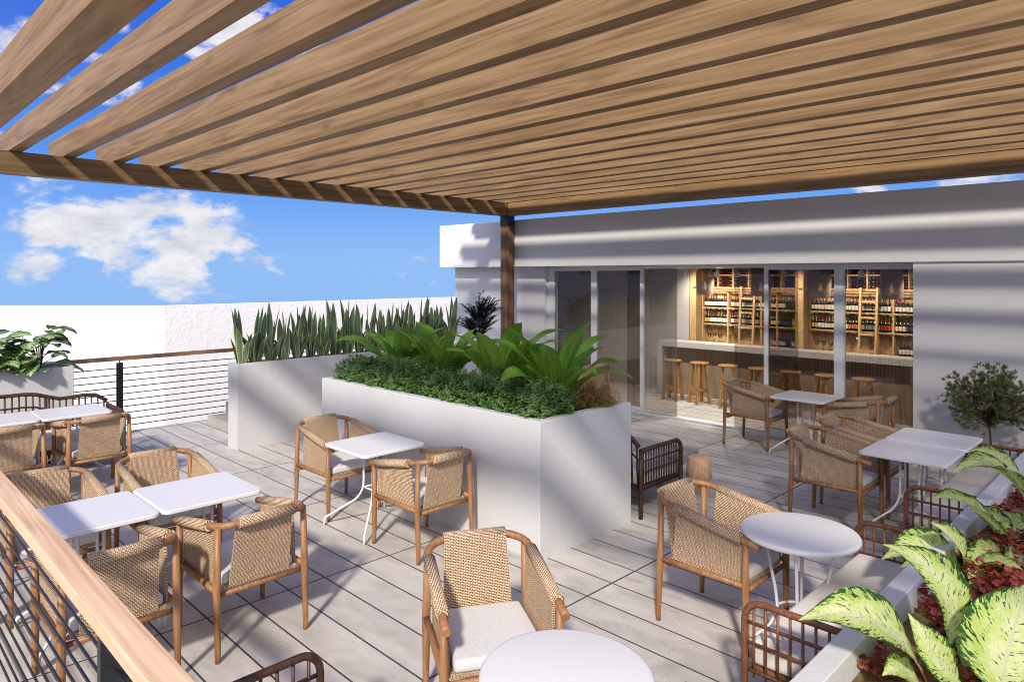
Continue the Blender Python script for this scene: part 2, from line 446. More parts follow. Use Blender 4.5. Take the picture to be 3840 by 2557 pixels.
def interp(pr, t):
    x = t * (len(pr) - 1); i = min(int(x), len(pr) - 2); return pr[i] * (1 - x + i) + pr[i + 1] * (x - i)
PROF_LANCE = (.35, .62, .88, 1, .96, .82, .55, .04)
PROF_SWORD = (.62, .60, .72, .9, 1, .95, .8, .5, .03)
PROF_OVATE = (.10, .62, .95, 1, .93, .75, .45, .03)
PROF_NEST = (.30, .38, .60, .85, 1, .98, .85, .55, .03)
PROF_DIEFF = (.10, .14, .55, .88, 1, .98, .88, .70, .46, .20, .02)

def tag(o, label=None, cat=None, group=None, kind=None):
    if label: o['label'] = label
    if cat: o['category'] = cat
    if group: o['group'] = group
    if kind: o['kind'] = kind
    return o
def thing(name, loc, label, cat, group=None, rz=0):
    o = bpy.data.objects.new(name, None); COL.objects.link(o); o.location = loc; o.rotation_euler = (0, 0, rz)
    o.empty_display_size = .1
    return tag(o, label, cat, group)
KIDS = {}
def children(o): return [c for c in COL.objects if c.parent == o]
def copy_tree(o, loc=None, rz=None, label=None, group=None, parent=None, kids=None):
    c = o.copy(); COL.objects.link(c)
    if parent: c.parent = parent
    if loc: c.location = loc
    if rz is not None: c.rotation_euler = (0, 0, rz)
    if label: c['label'] = label
    if group: c['group'] = group
    if kids is None:
        if o.name not in KIDS: KIDS[o.name] = children(o)
        kids = KIDS[o.name]
    for k in kids: copy_tree(k, parent=c)
    return c

# ------------------------------------------------------------------ camera, sky, sun
cam = bpy.data.cameras.new('camera'); co_ = bpy.data.objects.new('camera', cam); COL.objects.link(co_)
cam.sensor_fit = 'HORIZONTAL'; cam.sensor_width = 36; cam.lens = 2591 / 3840 * 36
cam.shift_y = -(1278.5 - 1031) / 3840; cam.clip_end = 2000; cam.clip_start = .02
co_.location = (0, 0, H); co_.rotation_euler = (R(90), 0, R(45))
sc.camera = co_
sc.cycles.filter_width = 1.0
sc.cycles.use_denoising = True; sc.cycles.denoiser = 'OPENIMAGEDENOISE'; sc.cycles.denoising_input_passes = 'RGB_ALBEDO_NORMAL'; sc.cycles.denoising_prefilter = 'ACCURATE'
sc.cycles.adaptive_threshold = .006; sc.cycles.sample_clamp_indirect = 6; sc.cycles.caustics_reflective = False; sc.cycles.caustics_refractive = False
sc.view_settings.view_transform = 'Standard'; sc.view_settings.look = 'None'
sc.view_settings.exposure = EXPOSURE = .32; sc.view_settings.gamma = 1

SUN = Vector((-.727, 1, -.89)).normalized()          # the way the light travels
sun = bpy.data.lights.new('sun', 'SUN'); so = bpy.data.objects.new('sun', sun); COL.objects.link(so)
sun.energy = 3.9; sun.angle = R(4.2); sun.color = (1, .92, .81)
so.rotation_euler = SUN.to_track_quat('-Z', 'Y').to_euler(); so.location = (6, -8, 9)
elev = math.asin(-SUN.z); azim = math.atan2(-SUN.x, -SUN.y)

def world():
    w = bpy.data.worlds.new('World'); sc.world = w; w.use_nodes = True
    k = NT.__new__(NT); k.t = w.node_tree; k.n = k.t.nodes; k.l = k.t.links; k.n.clear()
    out = k.n.new('ShaderNodeOutputWorld'); bg = k.n.new('ShaderNodeBackground')
    g = k.new('ShaderNodeTexCoord').outputs['Generated']
    x, y, z = k.sep(g)
    zz = k.math('MAXIMUM', z, .02)
    sky = k.new('ShaderNodeTexSky', sky_type='NISHITA'); sky.sun_disc = False
    sky.sun_elevation = elev; sky.sun_rotation = azim; sky.air_density = 1.0; sky.dust_density = .3; sky.ozone_density = 2.5
    k.link(k.comb(x, y, zz), sky.inputs['Vector'])
    hs = k.new('ShaderNodeHueSaturation'); hs.inputs['Saturation'].default_value = 1.28; hs.inputs['Value'].default_value = 1.0; hs.inputs['Hue'].default_value = .512
    k.link(sky.outputs[0], hs.inputs['Color'])
    grad = k.ramp(k.math('MULTIPLY', zz, 1.0), [(0, (2.0, 4.0, 7.6)), (.06, (1.45, 3.3, 7.4)), (.15, (.62, 2.2, 7.0)), (.30, (.20, 1.15, 5.9)), (1, (.14, .75, 4.2))])
    skyc = k.mix(.92, hs.outputs[0], grad)
    # fair-weather clouds: soft mounds in fixed sky directions broken up by fractal noise
    def d(u, v):
        a = Vector((-.7071, .7071, 0)); r = Vector((.7071, .7071, 0))
        return (a + r * ((u - 1920) / 2591) + Vector((0, 0, 1)) * ((1031 - v) / 2591)).normalized()
    blobs = [(430, 850, .125, 1.0), (700, 900, .12, 1.0), (900, 940, .075, .9), (300, 760, .075, .8), (150, 720, .06, .8), (160, 850, .055, .95), (40, 840, .04, .8),
             (170, 1000, .055, .85), (640, 190, .10, .8), (470, 300, .07, .6), (900, 100, .10, .8), (60, 140, .06, .75), (760, 300, .08, .7), (1150, 130, .07, .6),
             (3250, 700, .05, .75), (3640, 650, .07, .8), (-600, 500, .2, .8), (4600, 600, .2, .8)]
    acc = None; glow_ = None; big = [((.5, -.8, .35), .55, .9), ((-.2, -.9, .5), .5, .9), ((.9, -.2, .45), .5, .9), ((.3, -.2, .93), .42, .8), ((-.75, -.55, .3), .4, .8), ((.85, .3, .5), .35, .8)]  # big: unseen cloud banks added out of frame to whiten the fill
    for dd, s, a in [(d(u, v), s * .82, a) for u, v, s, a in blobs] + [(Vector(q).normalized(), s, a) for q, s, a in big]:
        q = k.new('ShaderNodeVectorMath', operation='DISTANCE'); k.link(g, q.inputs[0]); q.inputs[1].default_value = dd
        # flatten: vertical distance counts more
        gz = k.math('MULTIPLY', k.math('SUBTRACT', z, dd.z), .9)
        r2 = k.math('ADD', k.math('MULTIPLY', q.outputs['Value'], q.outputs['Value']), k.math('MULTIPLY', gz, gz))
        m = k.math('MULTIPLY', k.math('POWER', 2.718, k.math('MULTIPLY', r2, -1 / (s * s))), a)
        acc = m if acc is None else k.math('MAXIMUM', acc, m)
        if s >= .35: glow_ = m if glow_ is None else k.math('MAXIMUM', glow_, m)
    n = k.noise(k.mp(g, (1, 1, 1.8)), 11, 9, .60, .25); n2 = k.noise(k.mp(g, (1, 1, 1.5)), 34, 5, .6, .2)
    nn = k.math('ADD', k.math('MULTIPLY', n, .86), k.math('MULTIPLY', n2, .14))
    f = k.math('ADD', k.math('MULTIPLY', acc, .62), k.math('SUBTRACT', nn, .5))
    f = k.math('ADD', f, k.math('MULTIPLY', k.math('SUBTRACT', nn, .5), 1.3))
    mask = k.ramp(f, [(.27, (0, 0, 0)), (.60, (1, 1, 1))], 'EASE')
    body = k.ramp(k.noise(k.mp(g, (1, 1, 2.2), (3, 1, 0)), 15, 6, .6), [(.32, (5.0, 5.1, 5.8)), (.62, (7.4, 7.3, 7.4))])
    c = k.mix(k.math('MULTIPLY', mask, .96), skyc, body)
    # fill glow added over the unseen clouds behind and above the camera
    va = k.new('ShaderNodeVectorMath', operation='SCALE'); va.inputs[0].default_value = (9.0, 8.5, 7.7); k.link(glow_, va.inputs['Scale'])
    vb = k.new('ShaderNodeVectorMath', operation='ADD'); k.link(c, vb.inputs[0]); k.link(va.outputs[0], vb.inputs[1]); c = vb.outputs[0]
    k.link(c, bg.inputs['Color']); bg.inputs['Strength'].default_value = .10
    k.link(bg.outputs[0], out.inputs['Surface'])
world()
# ------------------------------------------------------------------ setting
g = G(); g.box(-11.47, 4, -4, 9.84, -.3, 0); fl = tag(g.build('terrace_floor', 'terrace_tiles'), kind='structure')
g = G(); g.box(-11.3, 4, 9.84, 13.6, -.3, -.002); tag(g.build('indoor_floor', 'terrace_tiles'), kind='structure')
g = G(); g.box(-250, 200, -250, 250, -12.2, -12); tag(g.build('ground', 'ground_far'), kind='structure')

# neighbouring parapets, west of the terrace
s_ = .70711
g = G(); g.box(-15.3, -15.0, 4.96, 26, -12, 1.718); tag(g.build('parapet_wall', 'trowelled_plaster'), 'rough trowelled white parapet wall behind the snake plants', 'wall')
g = G()
a = Vector((-15.0, 4.96)); dd = Vector((-s_, -s_)); nn = Vector((-s_, s_))
q = [a + nn * .004, a + dd * 11, a + dd * 11 + nn * .3, a + nn * .3]
g.prism([(p.x, p.y) for p in q], 2, -12, 1.717); tag(g.build('parapet_wall', 'white_plaster'), 'smooth glaring white wall set at an angle behind the left planter', 'wall')

# ------------------------------------------------------------------ cafe building
B = thing('cafe_building', (-6, 9.9, 0), 'white rendered cafe building with flat roof band and sliding glass front', 'building')
def bpart(name, mat, fn, label=None, parent=B):
    g = G(); fn(g); o = g.build(name, mat, parent); o.location = -Vector(parent.location) if parent is B else (0, 0, 0)
    if label: o['label'] = label
    return o
YF, YW, YR, YD = 9.52, 9.78, 9.55, 9.84
bpart('roof_band', 'white_plaster', lambda g: g.box(-11.75, 6, YF, 14.5, 2.506, 3.412, .008))
bpart('wall', 'white_plaster', lambda g: g.box(-11.53, -8.90, YW, 10.02, 0, 2.504))
bpart('wall', 'white_plaster', lambda g: g.box(-2.535, 6, YR, 10.02, 0, 2.504))
bpart('wall', 'white_plaster', lambda g: g.box(-11.53, -11.38, 10.022, 14.3, 0, 2.504))
bpart('back_wall', 'interior_paint', lambda g: g.box(-11.37, -7.66 * .9485 - .02, 12.30, 12.42, 0, 2.503))
bpart('back_wall', 'interior_paint', lambda g: g.box(-3.1, 5.9, 12.66, 12.75, 0, 2.503))
bpart('ceiling', 'interior_paint', lambda g: g.box(-11.37, 5.9, 10.03, 14.3, 2.47, 2.5035))
# door frame: jamb, head, sill, mullions
DF = None
def frame(g):
    g.box(-8.898, -8.83, YD + .02, YD + .16, 0, 2.50); g.box(-8.83, -8.725, YD, YD + .12, .001, 2.501)
    g.box(-8.722, -2.54, YD + .02, YD + .14, 2.465, 2.502)
    g.box(-8.722, -2.54, YD - .01, YD + .16, .0, .03)
    g.box(-2.57, -2.538, YD - .06, YD + .16, .031, 2.50)
DF = bpart('door_frame', 'frame_paint', frame)
def sash(name, x0, x1, y, wl, wr, gx0=None, gx1=None):
    """a framed sliding leaf and its pane; widths wl / wr of the stiles"""
    def fn(g):
        g.box(x0, x0 + wl, y, y + .055, .034, 2.463, .003); g.box(x1 - wr, x1, y, y + .055, .034, 2.463, .003)
        g.box(x0 + wl, x1 - wr, y + .003, y + .052, 2.425, 2.462); g.box(x0 + wl, x1 - wr, y + .003, y + .052, .034, .105)
    o = bpart(name, 'frame_paint', fn)
    g = G(); g.box(x0 + wl - .002, x1 - wr + .002, y + .022, y + .03, .10, 2.428); p = g.build('pane', 'tinted_glass', o)
    return o
def bare(x0, x1, y):
    g = G(); g.box(x0, x1, y, y + .010, .032, 2.463); o = g.build('glass_panel', 'tinted_glass', B); o.location = -Vector(B.location)
sash('sliding_door', -8.722, -7.716, YD + .012, .012, .118)
sash('sliding_door', -7.714, -6.714, YD + .012, .012, .063)
bare(-7.1, -6.11, YD + .10)
bare(-5.10, -4.12, YD + .10)
sash('sliding_door', -4.59, -3.466, YD + .012, .064, .126)
sash('sliding_door', -3.464, -2.572, YD + .012, .012, .012)

# ------------------------------------------------------------------ pergola
P = thing('pergola', (-9.5, 9.4, 0), 'timber pergola of deep parallel slats on heavy beams above the terrace', 'pergola')
def ppart(name, mat, fn):
    g = G(); fn(g); o = g.build(name, mat, P); o.location = -Vector(P.location); return o
ppart('post', 'post_wood', lambda g: g.box(-9.615, -9.425, 9.3, 9.49, 0, 3.29, .004))
br = ppart('post_bracket', 'black_metal', lambda g: g.box(-9.619, -9.421, 9.296, 9.494, 3.29, 3.733, .003))
ppart('beam', 'beam_wood', lambda g: g.box(-9.615, -9.425, -1.6, 9.294, 3.485, 3.735, .003))
ppart('beam', 'crossbeam_wood', lambda g: g.box(-9.419, 3.0, 9.3, 9.49, 3.485, 3.734, .003))
ppart('post', 'post_wood', lambda g: g.box(-9.615, -9.425, -1.795, -1.605, 0, 3.735, .004))
ppart('post', 'post_wood', lambda g: g.box(3.005, 3.195, 9.3, 9.49, 0, 3.735, .004))
ppart('beam', 'crossbeam_wood', lambda g: g.box(-9.419, 3.0, .795, .985, 3.485, 3.734, .003))
for n in range(1, 17):
    y = .96 + .5205 * n
    def fn(g, y=y):
        g.prism([(-10.16, 3.985), (3.2, 3.985), (3.2, 3.737), (-10.06, 3.737), (-10.075, 3.835), (-10.16, 3.86)], 1, y, y + .13)
    ppart('slat', 'slat_wood', fn)

# ------------------------------------------------------------------ railings
Rl = thing('cable_railing', (-11.4, 4, 0), 'black post and cable railing with timber handrail along the far terrace edge', 'railing')
def rpart(root, name, mat, fn):
    g = G(); fn(g); o = g.build(name, mat, root); o.location = -Vector(root.location); return o
rpart(Rl, 'handrail', 'side_rail_wood', lambda g: g.box(-11.45, -11.35, -2, 9.5, 1.08, 1.135, .004))
for y in (.77, 3.10, 5.43, 7.76):
    o = rpart(Rl, 'post', 'black_metal', lambda g: (g.box(-11.42, -11.38, y, y + .085, 0, 1.044, .002), g.box(-11.406, -11.394, y + .035, y + .05, 1.044, 1.08)))
for k in range(10):
    zc = .962 - .0957 * k
    rpart(Rl, 'cable', 'black_cable', lambda g: g.tube([(-11.4, -2, zc), (-11.4, 3.1, zc), (-11.4, 9.5, zc)], .0075, 6))
Rn = thing('cable_railing', (-4, .75, 0), 'near railing with pale timber handrail and black cables crossing the corner', 'railing')
rpart(Rn, 'handrail', 'handrail_wood', lambda g: g.box(-11.2, -.6, .692, .797, 1.072, 1.13, .004))
for x in (-8.6, -5.7, -2.765):
    rpart(Rn, 'post', 'black_metal', lambda g: g.box(x - .02, x + .02, .695, .795, 0, 1.071, .002))
for k in range(10):
    zc = .94 - .0957 * k
    rpart(Rn, 'cable', 'black_cable', lambda g: g.tube([(-11.2, .745, zc), (-3, .745, zc), (-.6, .745, zc)], .0066, 8))

# ------------------------------------------------------------------ planters and blocks
def planter(x0, x1, y0, y1, h, w, label, zin, soil='soil'):
    t = thing('planter', ((x0 + x1) / 2, (y0 + y1) / 2, 0), label, 'planter')
    L = -Vector(t.location)
    g = G(); g.hollow(x0, x1, y0, y1, 0, h, w, zin - .08); o = g.build('box', 'planter_render', t); o.location = L
    g = G(); n = 14
    rnd = random.Random(3)
    xs = [x0 + w + (x1 - x0 - 2 * w) * i / n for i in range(n + 1)]; ys = [y0 + w + (y1 - y0 - 2 * w) * i / n for i in range(n + 1)]
    vs = [[g.v((x, y, zin + rnd.uniform(-.015, .02))) for y in ys] for x in xs]
    for i in range(n):
        for j in range(n): g.face((vs[i][j], vs[i + 1][j], vs[i + 1][j + 1], vs[i][j + 1]), None, True)
    o = g.build('soil', soil, t); o.location = L
    return t
planter(-7.34, -3.848, 4.17, 5.452, 1.14, .10, 'long white planter with clipped green hedge and broad green plants in the middle', 1.06)
planter(-9.462, -9.172, 3.95, 7.9, 1.147, .09, 'narrow tall white planter full of snake plants', 1.09)
planter(-11.33, -10.585, -1.5, 2.37, 1.14, .10, 'white planter of variegated leafy bushes at the far railing', 1.06)
planter(-1.155, .9, 1.2, 9.3, .75, .10, 'low white planter with large variegated leaves and red ground cover', .62, 'sandy_soil')
planter(-9.462, -9.172, 8.17, 9.22, 1.147, .08, 'short white planter with the dark feathery shrub, left of the post', 1.08)

st = thing('concrete_steps', (-10.3, 4.9, 0), 'two pale concrete steps beside the narrow snake plant planter', 'steps')
for a, b, h in ((4.28, 4.565, .152), (4.567, 6.4, .335)):
    g = G(); g.box(-11.03, -9.6, a, b, 0, h, .004); o = g.build('step', 'concrete', st); o.location = -Vector(st.location)

# concrete coffee table behind the middle planter
t = thing('coffee_table', (-4.7, 6.75, 0), 'low concrete slab coffee table in front of the dark rattan sofa', 'coffee table')
g = G(); g.box(-.8, .66, -.27, .28, .27, .38, .004); g.build('top', 'concrete', t)
g = G(); g.box(-.66, .50, -.19, .20, 0, .269); g.build('base', 'concrete', t)

nb = thing('neighbour_building', (-8, -20, -12), 'plain grey building added behind the camera to grey the reflections in the glass doors', 'building')  # added out of view: hides low sky from the glass, cuts blue fill
g = G(); g.box(-42, 24, -8, 0, 0, 18.2)
g.build('wall', 'interior_paint', nb)
for i in range(14):
    for z in (4.2, 7.6, 11.0, 14.4):
        g = G(); g.box(-38 + i * 4.4, -36 + i * 4.4, .001, .05, z, z + 1.7); g.build('window', 'slate_black', nb)
# ------------------------------------------------------------------ armchairs
def sheet(g, quad, th, nu=1, nv=6):
    """thin woven panel through four corners (top a,b / bottom c,d), UV in metres"""
    a, b, c, d = [Vector(p) for p in quad]
    nrm = (b - a).cross(d - a).normalized() * (th / 2); wid = (b - a).length; hgt = (d - a).length
    F, K = [], []
    for j in range(nv + 1):
        t = j / nv; l = a.lerp(d, t); r = b.lerp(c, t)
        F.append([(g.v(p + nrm), p) for p in (l, r)]); K.append([(g.v(p - nrm), p) for p in (l, r)])
    for j in range(nv):
        uv = ((0, -j * hgt / nv), (wid, -j * hgt / nv), (wid, -(j + 1) * hgt / nv), (0, -(j + 1) * hgt / nv))
        g.face([F[j][0][0], F[j][1][0], F[j + 1][1][0], F[j + 1][0][0]], uv); g.face([K[j][1][0], K[j][0][0], K[j + 1][0][0], K[j + 1][1][0]], (uv[1], uv[0], uv[3], uv[2]))
        for i in (0, 1):
            q = [F[j][i][0], K[j][i][0], K[j + 1][i][0], F[j + 1][i][0]]
            g.face(q, ((0, uv[0][1]), (th, uv[0][1]), (th, uv[2][1]), (0, uv[2][1])))
    g.face([F[-1][0][0], F[-1][1][0], K[-1][1][0], K[-1][0][0]], ((0, 0), (wid, 0), (wid, th), (0, th)))
def wrap(g, pts, r, n=14):
    """woven sleeve round a rail: UV u runs round, v along"""
    P = [Vector(p) for p in pts]; rings = []; L = [0]
    for i, p in enumerate(P):
        t = P[min(i + 1, len(P) - 1)] - P[max(i - 1, 0)]; rings.append(g.ring(p, t, r, n, Vector((0, 0, 1))))
        if i: L.append(L[-1] + (p - P[i - 1]).length)
    for i in range(len(P) - 1):
        for k in range(n):
            m = (k + 1) % n; c = 2 * PI * r / n
            g.face((rings[i][k], rings[i][m], rings[i + 1][m], rings[i + 1][k]), ((L[i], k * c), (L[i], (k + 1) * c), (L[i + 1], (k + 1) * c), (L[i + 1], k * c)), True)
    g.face(rings[0][::-1], [(.01 * math.cos(k), .01 * math.sin(k)) for k in range(n)]); g.face(rings[-1], [(.01 * math.cos(k), .01 * math.sin(k)) for k in range(n)])
def cushion(g, x0, x1, y0, y1, z0, z1, r=.022, nx=8, ny=8, crown=.008):
    t = bmesh.new()
    bmesh.ops.create_cube(t, size=1)
    for v in t.verts: v.co = Vector((x0 + (v.co.x + .5) * (x1 - x0), y0 + (v.co.y + .5) * (y1 - y0), z0 + (v.co.z + .5) * (z1 - z0)))
    bmesh.ops.bevel(t, geom=t.edges[:], offset=r, segments=4, affect='EDGES', profile=.55)
    bmesh.ops.subdivide_edges(t, edges=[e for e in t.edges if e.calc_length() > .2], cuts=7, use_grid_fill=True)
    for v in t.verts:
        if v.co.z > z1 - r * .6:
            a = (v.co.x - x0) / (x1 - x0) * PI; b = (v.co.y - y0) / (y1 - y0) * PI
            v.co.z += crown * math.sin(a) * math.sin(b)
    g.merge(t, None, True)
def make_chair():
    t = thing('rope_armchair', (0, 0, 0), '', 'armchair', 'woven rope armchairs with teak legs')
    W = .290
    def rail(side):
        pts = [(.405, side * (W + .004), .688), (.32, side * (W + .004), .703), (-.20, side * W, .800)]
        for k in range(1, 7):
            a = k / 6 * PI / 2; pts.append((-.225 - .14 * math.sin(a), side * (W - .14 + .14 * math.cos(a)), .805 + .030 * k / 6))
        return pts
    l = rail(1); r = rail(-1)
    g = G(); g.tube(l + r[::-1], .0218, 10); g.build('arm_rail', 'teak_wood', t)
    for sx, sy in ((1, 1), (1, -1), (-1, 1), (-1, -1)):
        g = G()
        if sx > 0: g.tube([(.318, sy * W, 0), (.316, sy * W, .05), (.312, sy * W, .42), (.312, sy * (W + .003), .700)], [.0165, .0178, .0238, .0190], 10, (1, 0, 0))
        else: g.tube([(-.318, sy * W, 0), (-.318, sy * W, .05), (-.302, sy * W, .42), (-.300, sy * (W - .008), .815)], [.0165, .0178, .0238, .0195], 10, (1, 0, 0))
        g.build('leg', 'teak_wood', t)
    for sy in (1, -1):
        g = G(); g.tube([(-.305, sy * W, .425), (0, sy * W, .425), (.312, sy * W, .425)], .0195, 8); g.build('stretcher', 'teak_wood', t)
    for x in (.30, -.27):
        g = G(); g.tube([(x, -W, .385), (x, 0, .385), (x, W, .385)], .0165, 8); g.build('seat_rail', 'teak_wood', t)
    g = G(); g.box(-.262, .292, -.255, .255, .402, .425, .004)
    for f in g.bm.faces:
        for lo in f.loops: lo[g.uv].uv = (lo.vert.co.x + lo.vert.co.z, lo.vert.co.y + lo.vert.co.z)
    g.build('seat', 'woven_rope', t)
    g = G(); cushion(g, -.245, .298, -.238, .238, .426, .488); g.build('cushion', 'cushion_fabric', t)
    for sy in (1, -1):
        f = lambda x: .703 + (.32 - x) * (.097 / .52)
        g = G(); wrap(g, [(.285, sy * (W + .003), f(.285)), (.05, sy * (W + .002), f(.05)), (-.185, sy * W, f(-.185))], .034)
        q = [(.285, sy * (W - .020), f(.285) - .012), (-.185, sy * (W - .023), f(-.185) - .012), (-.225, sy * .262, .412), (.288, sy * .262, .412)]
        sheet(g, q if sy > 0 else [q[1], q[0], q[3], q[2]], .013); g.build('side_panel', 'woven_rope', t)
    g = G(); wrap(g, [(-.365, -.182, .835), (-.365, 0, .835), (-.365, .182, .835)], .034)
    sheet(g, [(-.338, -.182, .838), (-.338, .182, .838), (-.258, .200, .41), (-.258, -.200, .41)], .013); g.build('back_panel', 'woven_rope', t)
    return t
chair0 = make_chair()
CH = [  # x, y, heading, label
    (-5.90 - .32 + .0, 3.715, 0, 'rope armchair left of the square table against the middle planter'),
    (-4.822, 3.72, 180, 'rope armchair right of the square table against the middle planter, its back to the terrace'),
    (-5.925, 1.18, 0, 'rope armchair half hidden by the near handrail, at the far left of the paired tables'),
    (-5.94, 1.99, 0, 'rope armchair facing us across the right one of the paired white tables'),
    (-4.540, 1.18, 180, 'rope armchair seen from behind, right beside the near handrail'),
    (-4.540, 1.99, 180, 'rope armchair seen from behind, standing free on the tiles near the paired tables'),
    (-8.61, 2.10, 180, 'rope armchair seen from behind in front of the railing post and wavy sofa'),
    (-8.61, 1.31, 180, 'rope armchair cut by the left picture edge in front of the wavy sofa'),
    (-2.310, 4.33, 0, 'rope armchair pulled up to the round white table beside the bench'),
    (-2.686, 2.51, -30, 'nearest rope armchair with grey cushion, turned towards the lower round table'),
    (-2.465, 6.81, 0, 'rope armchair at the near one of the joined tables by the bench'),
    (-2.465, 7.58, 0, 'rope armchair behind another one at the joined tables by the bench'),
    (-4.40, 9.18, 0, 'rope armchair in front of the open glass doors, left of the small square table'),
    (-3.04, 9.19, 180, 'rope armchair right of the small square table by the glass doors'),
    (-8.72, 9.20, 0, 'rope armchair at the facade, mostly hidden behind the broad green leaves, left of its table'),
    (-7.48, 9.22, 180, 'rope armchair at the facade behind the broad green leaves, right of its table'),
]
for i, (x, y, h, lb) in enumerate(CH):
    if i == 0: chair0.location = (x, y, 0); chair0.rotation_euler.z = R(h); chair0['label'] = lb
    else: copy_tree(chair0, (x, y, 0), R(h), lb)

# ------------------------------------------------------------------ square cafe tables
def rrect(hx, hy, r, n=5):
    o = []
    for cx, cy, a0 in ((hx - r, hy - r, 0), (-hx + r, hy - r, 90), (-hx + r, -hy + r, 180), (hx - r, -hy + r, 270)):
        for k in range(n + 1): a = R(a0 + 90 * k / n); o.append((cx + r * math.cos(a), cy + r * math.sin(a)))
    return o
def make_table():
    t = thing('cafe_table', (0, 0, 0), '', 'table', 'square white cafe tables')
    g = G(); loops = []
    for ins, z in ((.006, .742), (0, .748), (0, .766), (.006, .772)):
        loops.append([g.v((p[0], p[1], z)) for p in rrect(.345 - ins, .345 - ins, .05)])
    g.face(loops[0][::-1]); g.face(loops[-1])
    for a, b in zip(loops, loops[1:]):
        for k in range(len(a)): m = (k + 1) % len(a); g.face((a[k], a[m], b[m], b[k]), None, False)
    g.build('tabletop', 'white_metal', t)
    for sx, sy in ((1, 1), (1, -1), (-1, 1), (-1, -1)):
        g = G(); c = .075
        pts = [(sx * c, sy * c, .742), (sx * c, sy * c, .42)]
        for k in range(1, 6):
            a = k / 5; pts.append((sx * (c + .06 * a * a), sy * (c + .06 * a * a), .42 - .22 * a + .04 * a * a))
        pts += [(sx * .31, sy * .31, .092), (sx * .328, sy * .328, .078), (sx * .337, sy * .337, .052), (sx * .337, sy * .337, 0)]
        g.tube(pts, .0105, 8, (sx, -sy, 0)); g.build('leg', 'white_metal', t)
    g = G()
    for z in (.36,):
        for a, b in (((.075, .075), (-.075, .075)), ((-.075, .075), (-.075, -.075)), ((-.075, -.075), (.075, -.075)), ((.075, -.075), (.075, .075))):
            g.tube([(*a, z), (*b, z)], .0085, 6)
    g.build('brace', 'white_metal', t)
    return t
tab0 = make_table()
TB = [(-5.503, 3.682, 'white square table beside the front of the middle planter, between two rope armchairs'),
      (-5.235, 1.252, 'white square table crossed by the near handrail, left one of the nearer pair'),
      (-5.235, 1.960, 'white square table, right one of the nearer pair on the left'),
      (-9.300, 1.350, 'white square table cut by the left picture edge in front of the wavy sofa'),
      (-9.300, 2.056, 'white square table in front of the right end of the wavy sofa'),
      (-3.665, 9.09, 'small white square table in front of the glass doors'),
      (-1.845, 6.915, 'white square table by the bench, nearer of the joined two'),
      (-1.845, 7.63, 'white square table by the bench, farther of the joined two'),
      (-8.10, 9.15, 'white square table at the facade hidden behind the broad green leaves')]
for i, (x, y, lb) in enumerate(TB):
    if i == 0: tab0.location = (x, y, 0); tab0['label'] = lb
    else: copy_tree(tab0, (x, y, 0), 0, lb)

# ------------------------------------------------------------------ round tables
def make_round():
    t = thing('round_table', (0, 0, 0), '', 'table', 'round white cafe tables')
    g = G(); g.lathe([(0, .714), (.335, .714), (.347, .718), (.353, .727), (.352, .738), (.345, .747), (.333, .750), (0, .750)], n=72)
    g.build('tabletop', 'white_metal', t)
    for k in range(4):
        a = k * PI / 2 + .30; ca, sa = math.cos(a), math.sin(a)
        prof = [(.215, .714), (.205, .66), (.175, .52), (.142, .36), (.130, .25), (.138, .20), (.175, .12), (.225, .065), (.262, .035), (.275, 0)]
        g = G(); g.tube([(r * ca, r * sa, z) for r, z in prof], .0105, 8, (-sa, ca, 0)); g.build('leg', 'white_metal', t)
    g = G(); g.tube([(.143 * math.cos(2 * PI * k / 32), .143 * math.sin(2 * PI * k / 32), .235) for k in range(33)], .0095, 8, cap=False); g.build('ring', 'white_metal', t)
    return t
rt = make_round(); rt.location = (-1.79, 4.34, 0); rt['label'] = 'round white table on curved legs, beside the bench and a rope armchair'
copy_tree(rt, (-1.815, 2.125, 0), .5, 'round white table at the bottom of the picture, cut by its lower edge')

# ------------------------------------------------------------------ rattan sofas and benches
def spindles(g, a0, a1, n, put, zb, ztop, r=.0075):
    for k in range(n):
        s = a0 + (a1 - a0) * (k + .5) / n
        g.tube([put(s, zb), put(s, (zb + ztop(s)) / 2), put(s, ztop(s))], [r * .8, r, r], 6, (1, .3, 0))
def arm_panel(t, mat, y, xf, xb, h=.655, n=10, name='arm', sr=.0082, rr=.0185):
    """rattan side: rail with a rounded front corner, spindles and two cross rails"""
    r = .10; g = G(); d = 1 if xf > xb else -1
    pts = [(xf, y, 0), (xf, y, .3), (xf, y, h - r)]
    for k in range(1, 7): a = k / 6 * PI / 2; pts.append((xf - d * r * (1 - math.cos(a)), y, h - r + r * math.sin(a)))
    pts += [((xf + xb) / 2, y, h), (xb, y, h)]
    g.tube(pts, rr, 8, (0, 1, 0)); o = g.build(name, mat, t)
    g = G(); g.tube([(xb, y, h), (xb, y, .3), (xb, y, 0)], rr * .95, 8, (0, 1, 0)); g.build('leg', mat, t)
    g = G()
    zt = lambda s: h - max(0, r - abs(xf - s)) ** 2 / r * .9
    spindles(g, xf - d * .02, xb + d * .02, n, lambda s, z: (s, y, z), .27, zt, sr); g.build('spindles', mat, o)
    for z in (.30, .545):
        g = G(); g.tube([(xf, y, z), (xb, y, z)], .0095, 6); g.build('cross_rail', mat, o)
    g = G(); g.tube([(xf, y, .44), (xb, y, .44)], .0085, 6); g.build('cross_rail', mat, o)
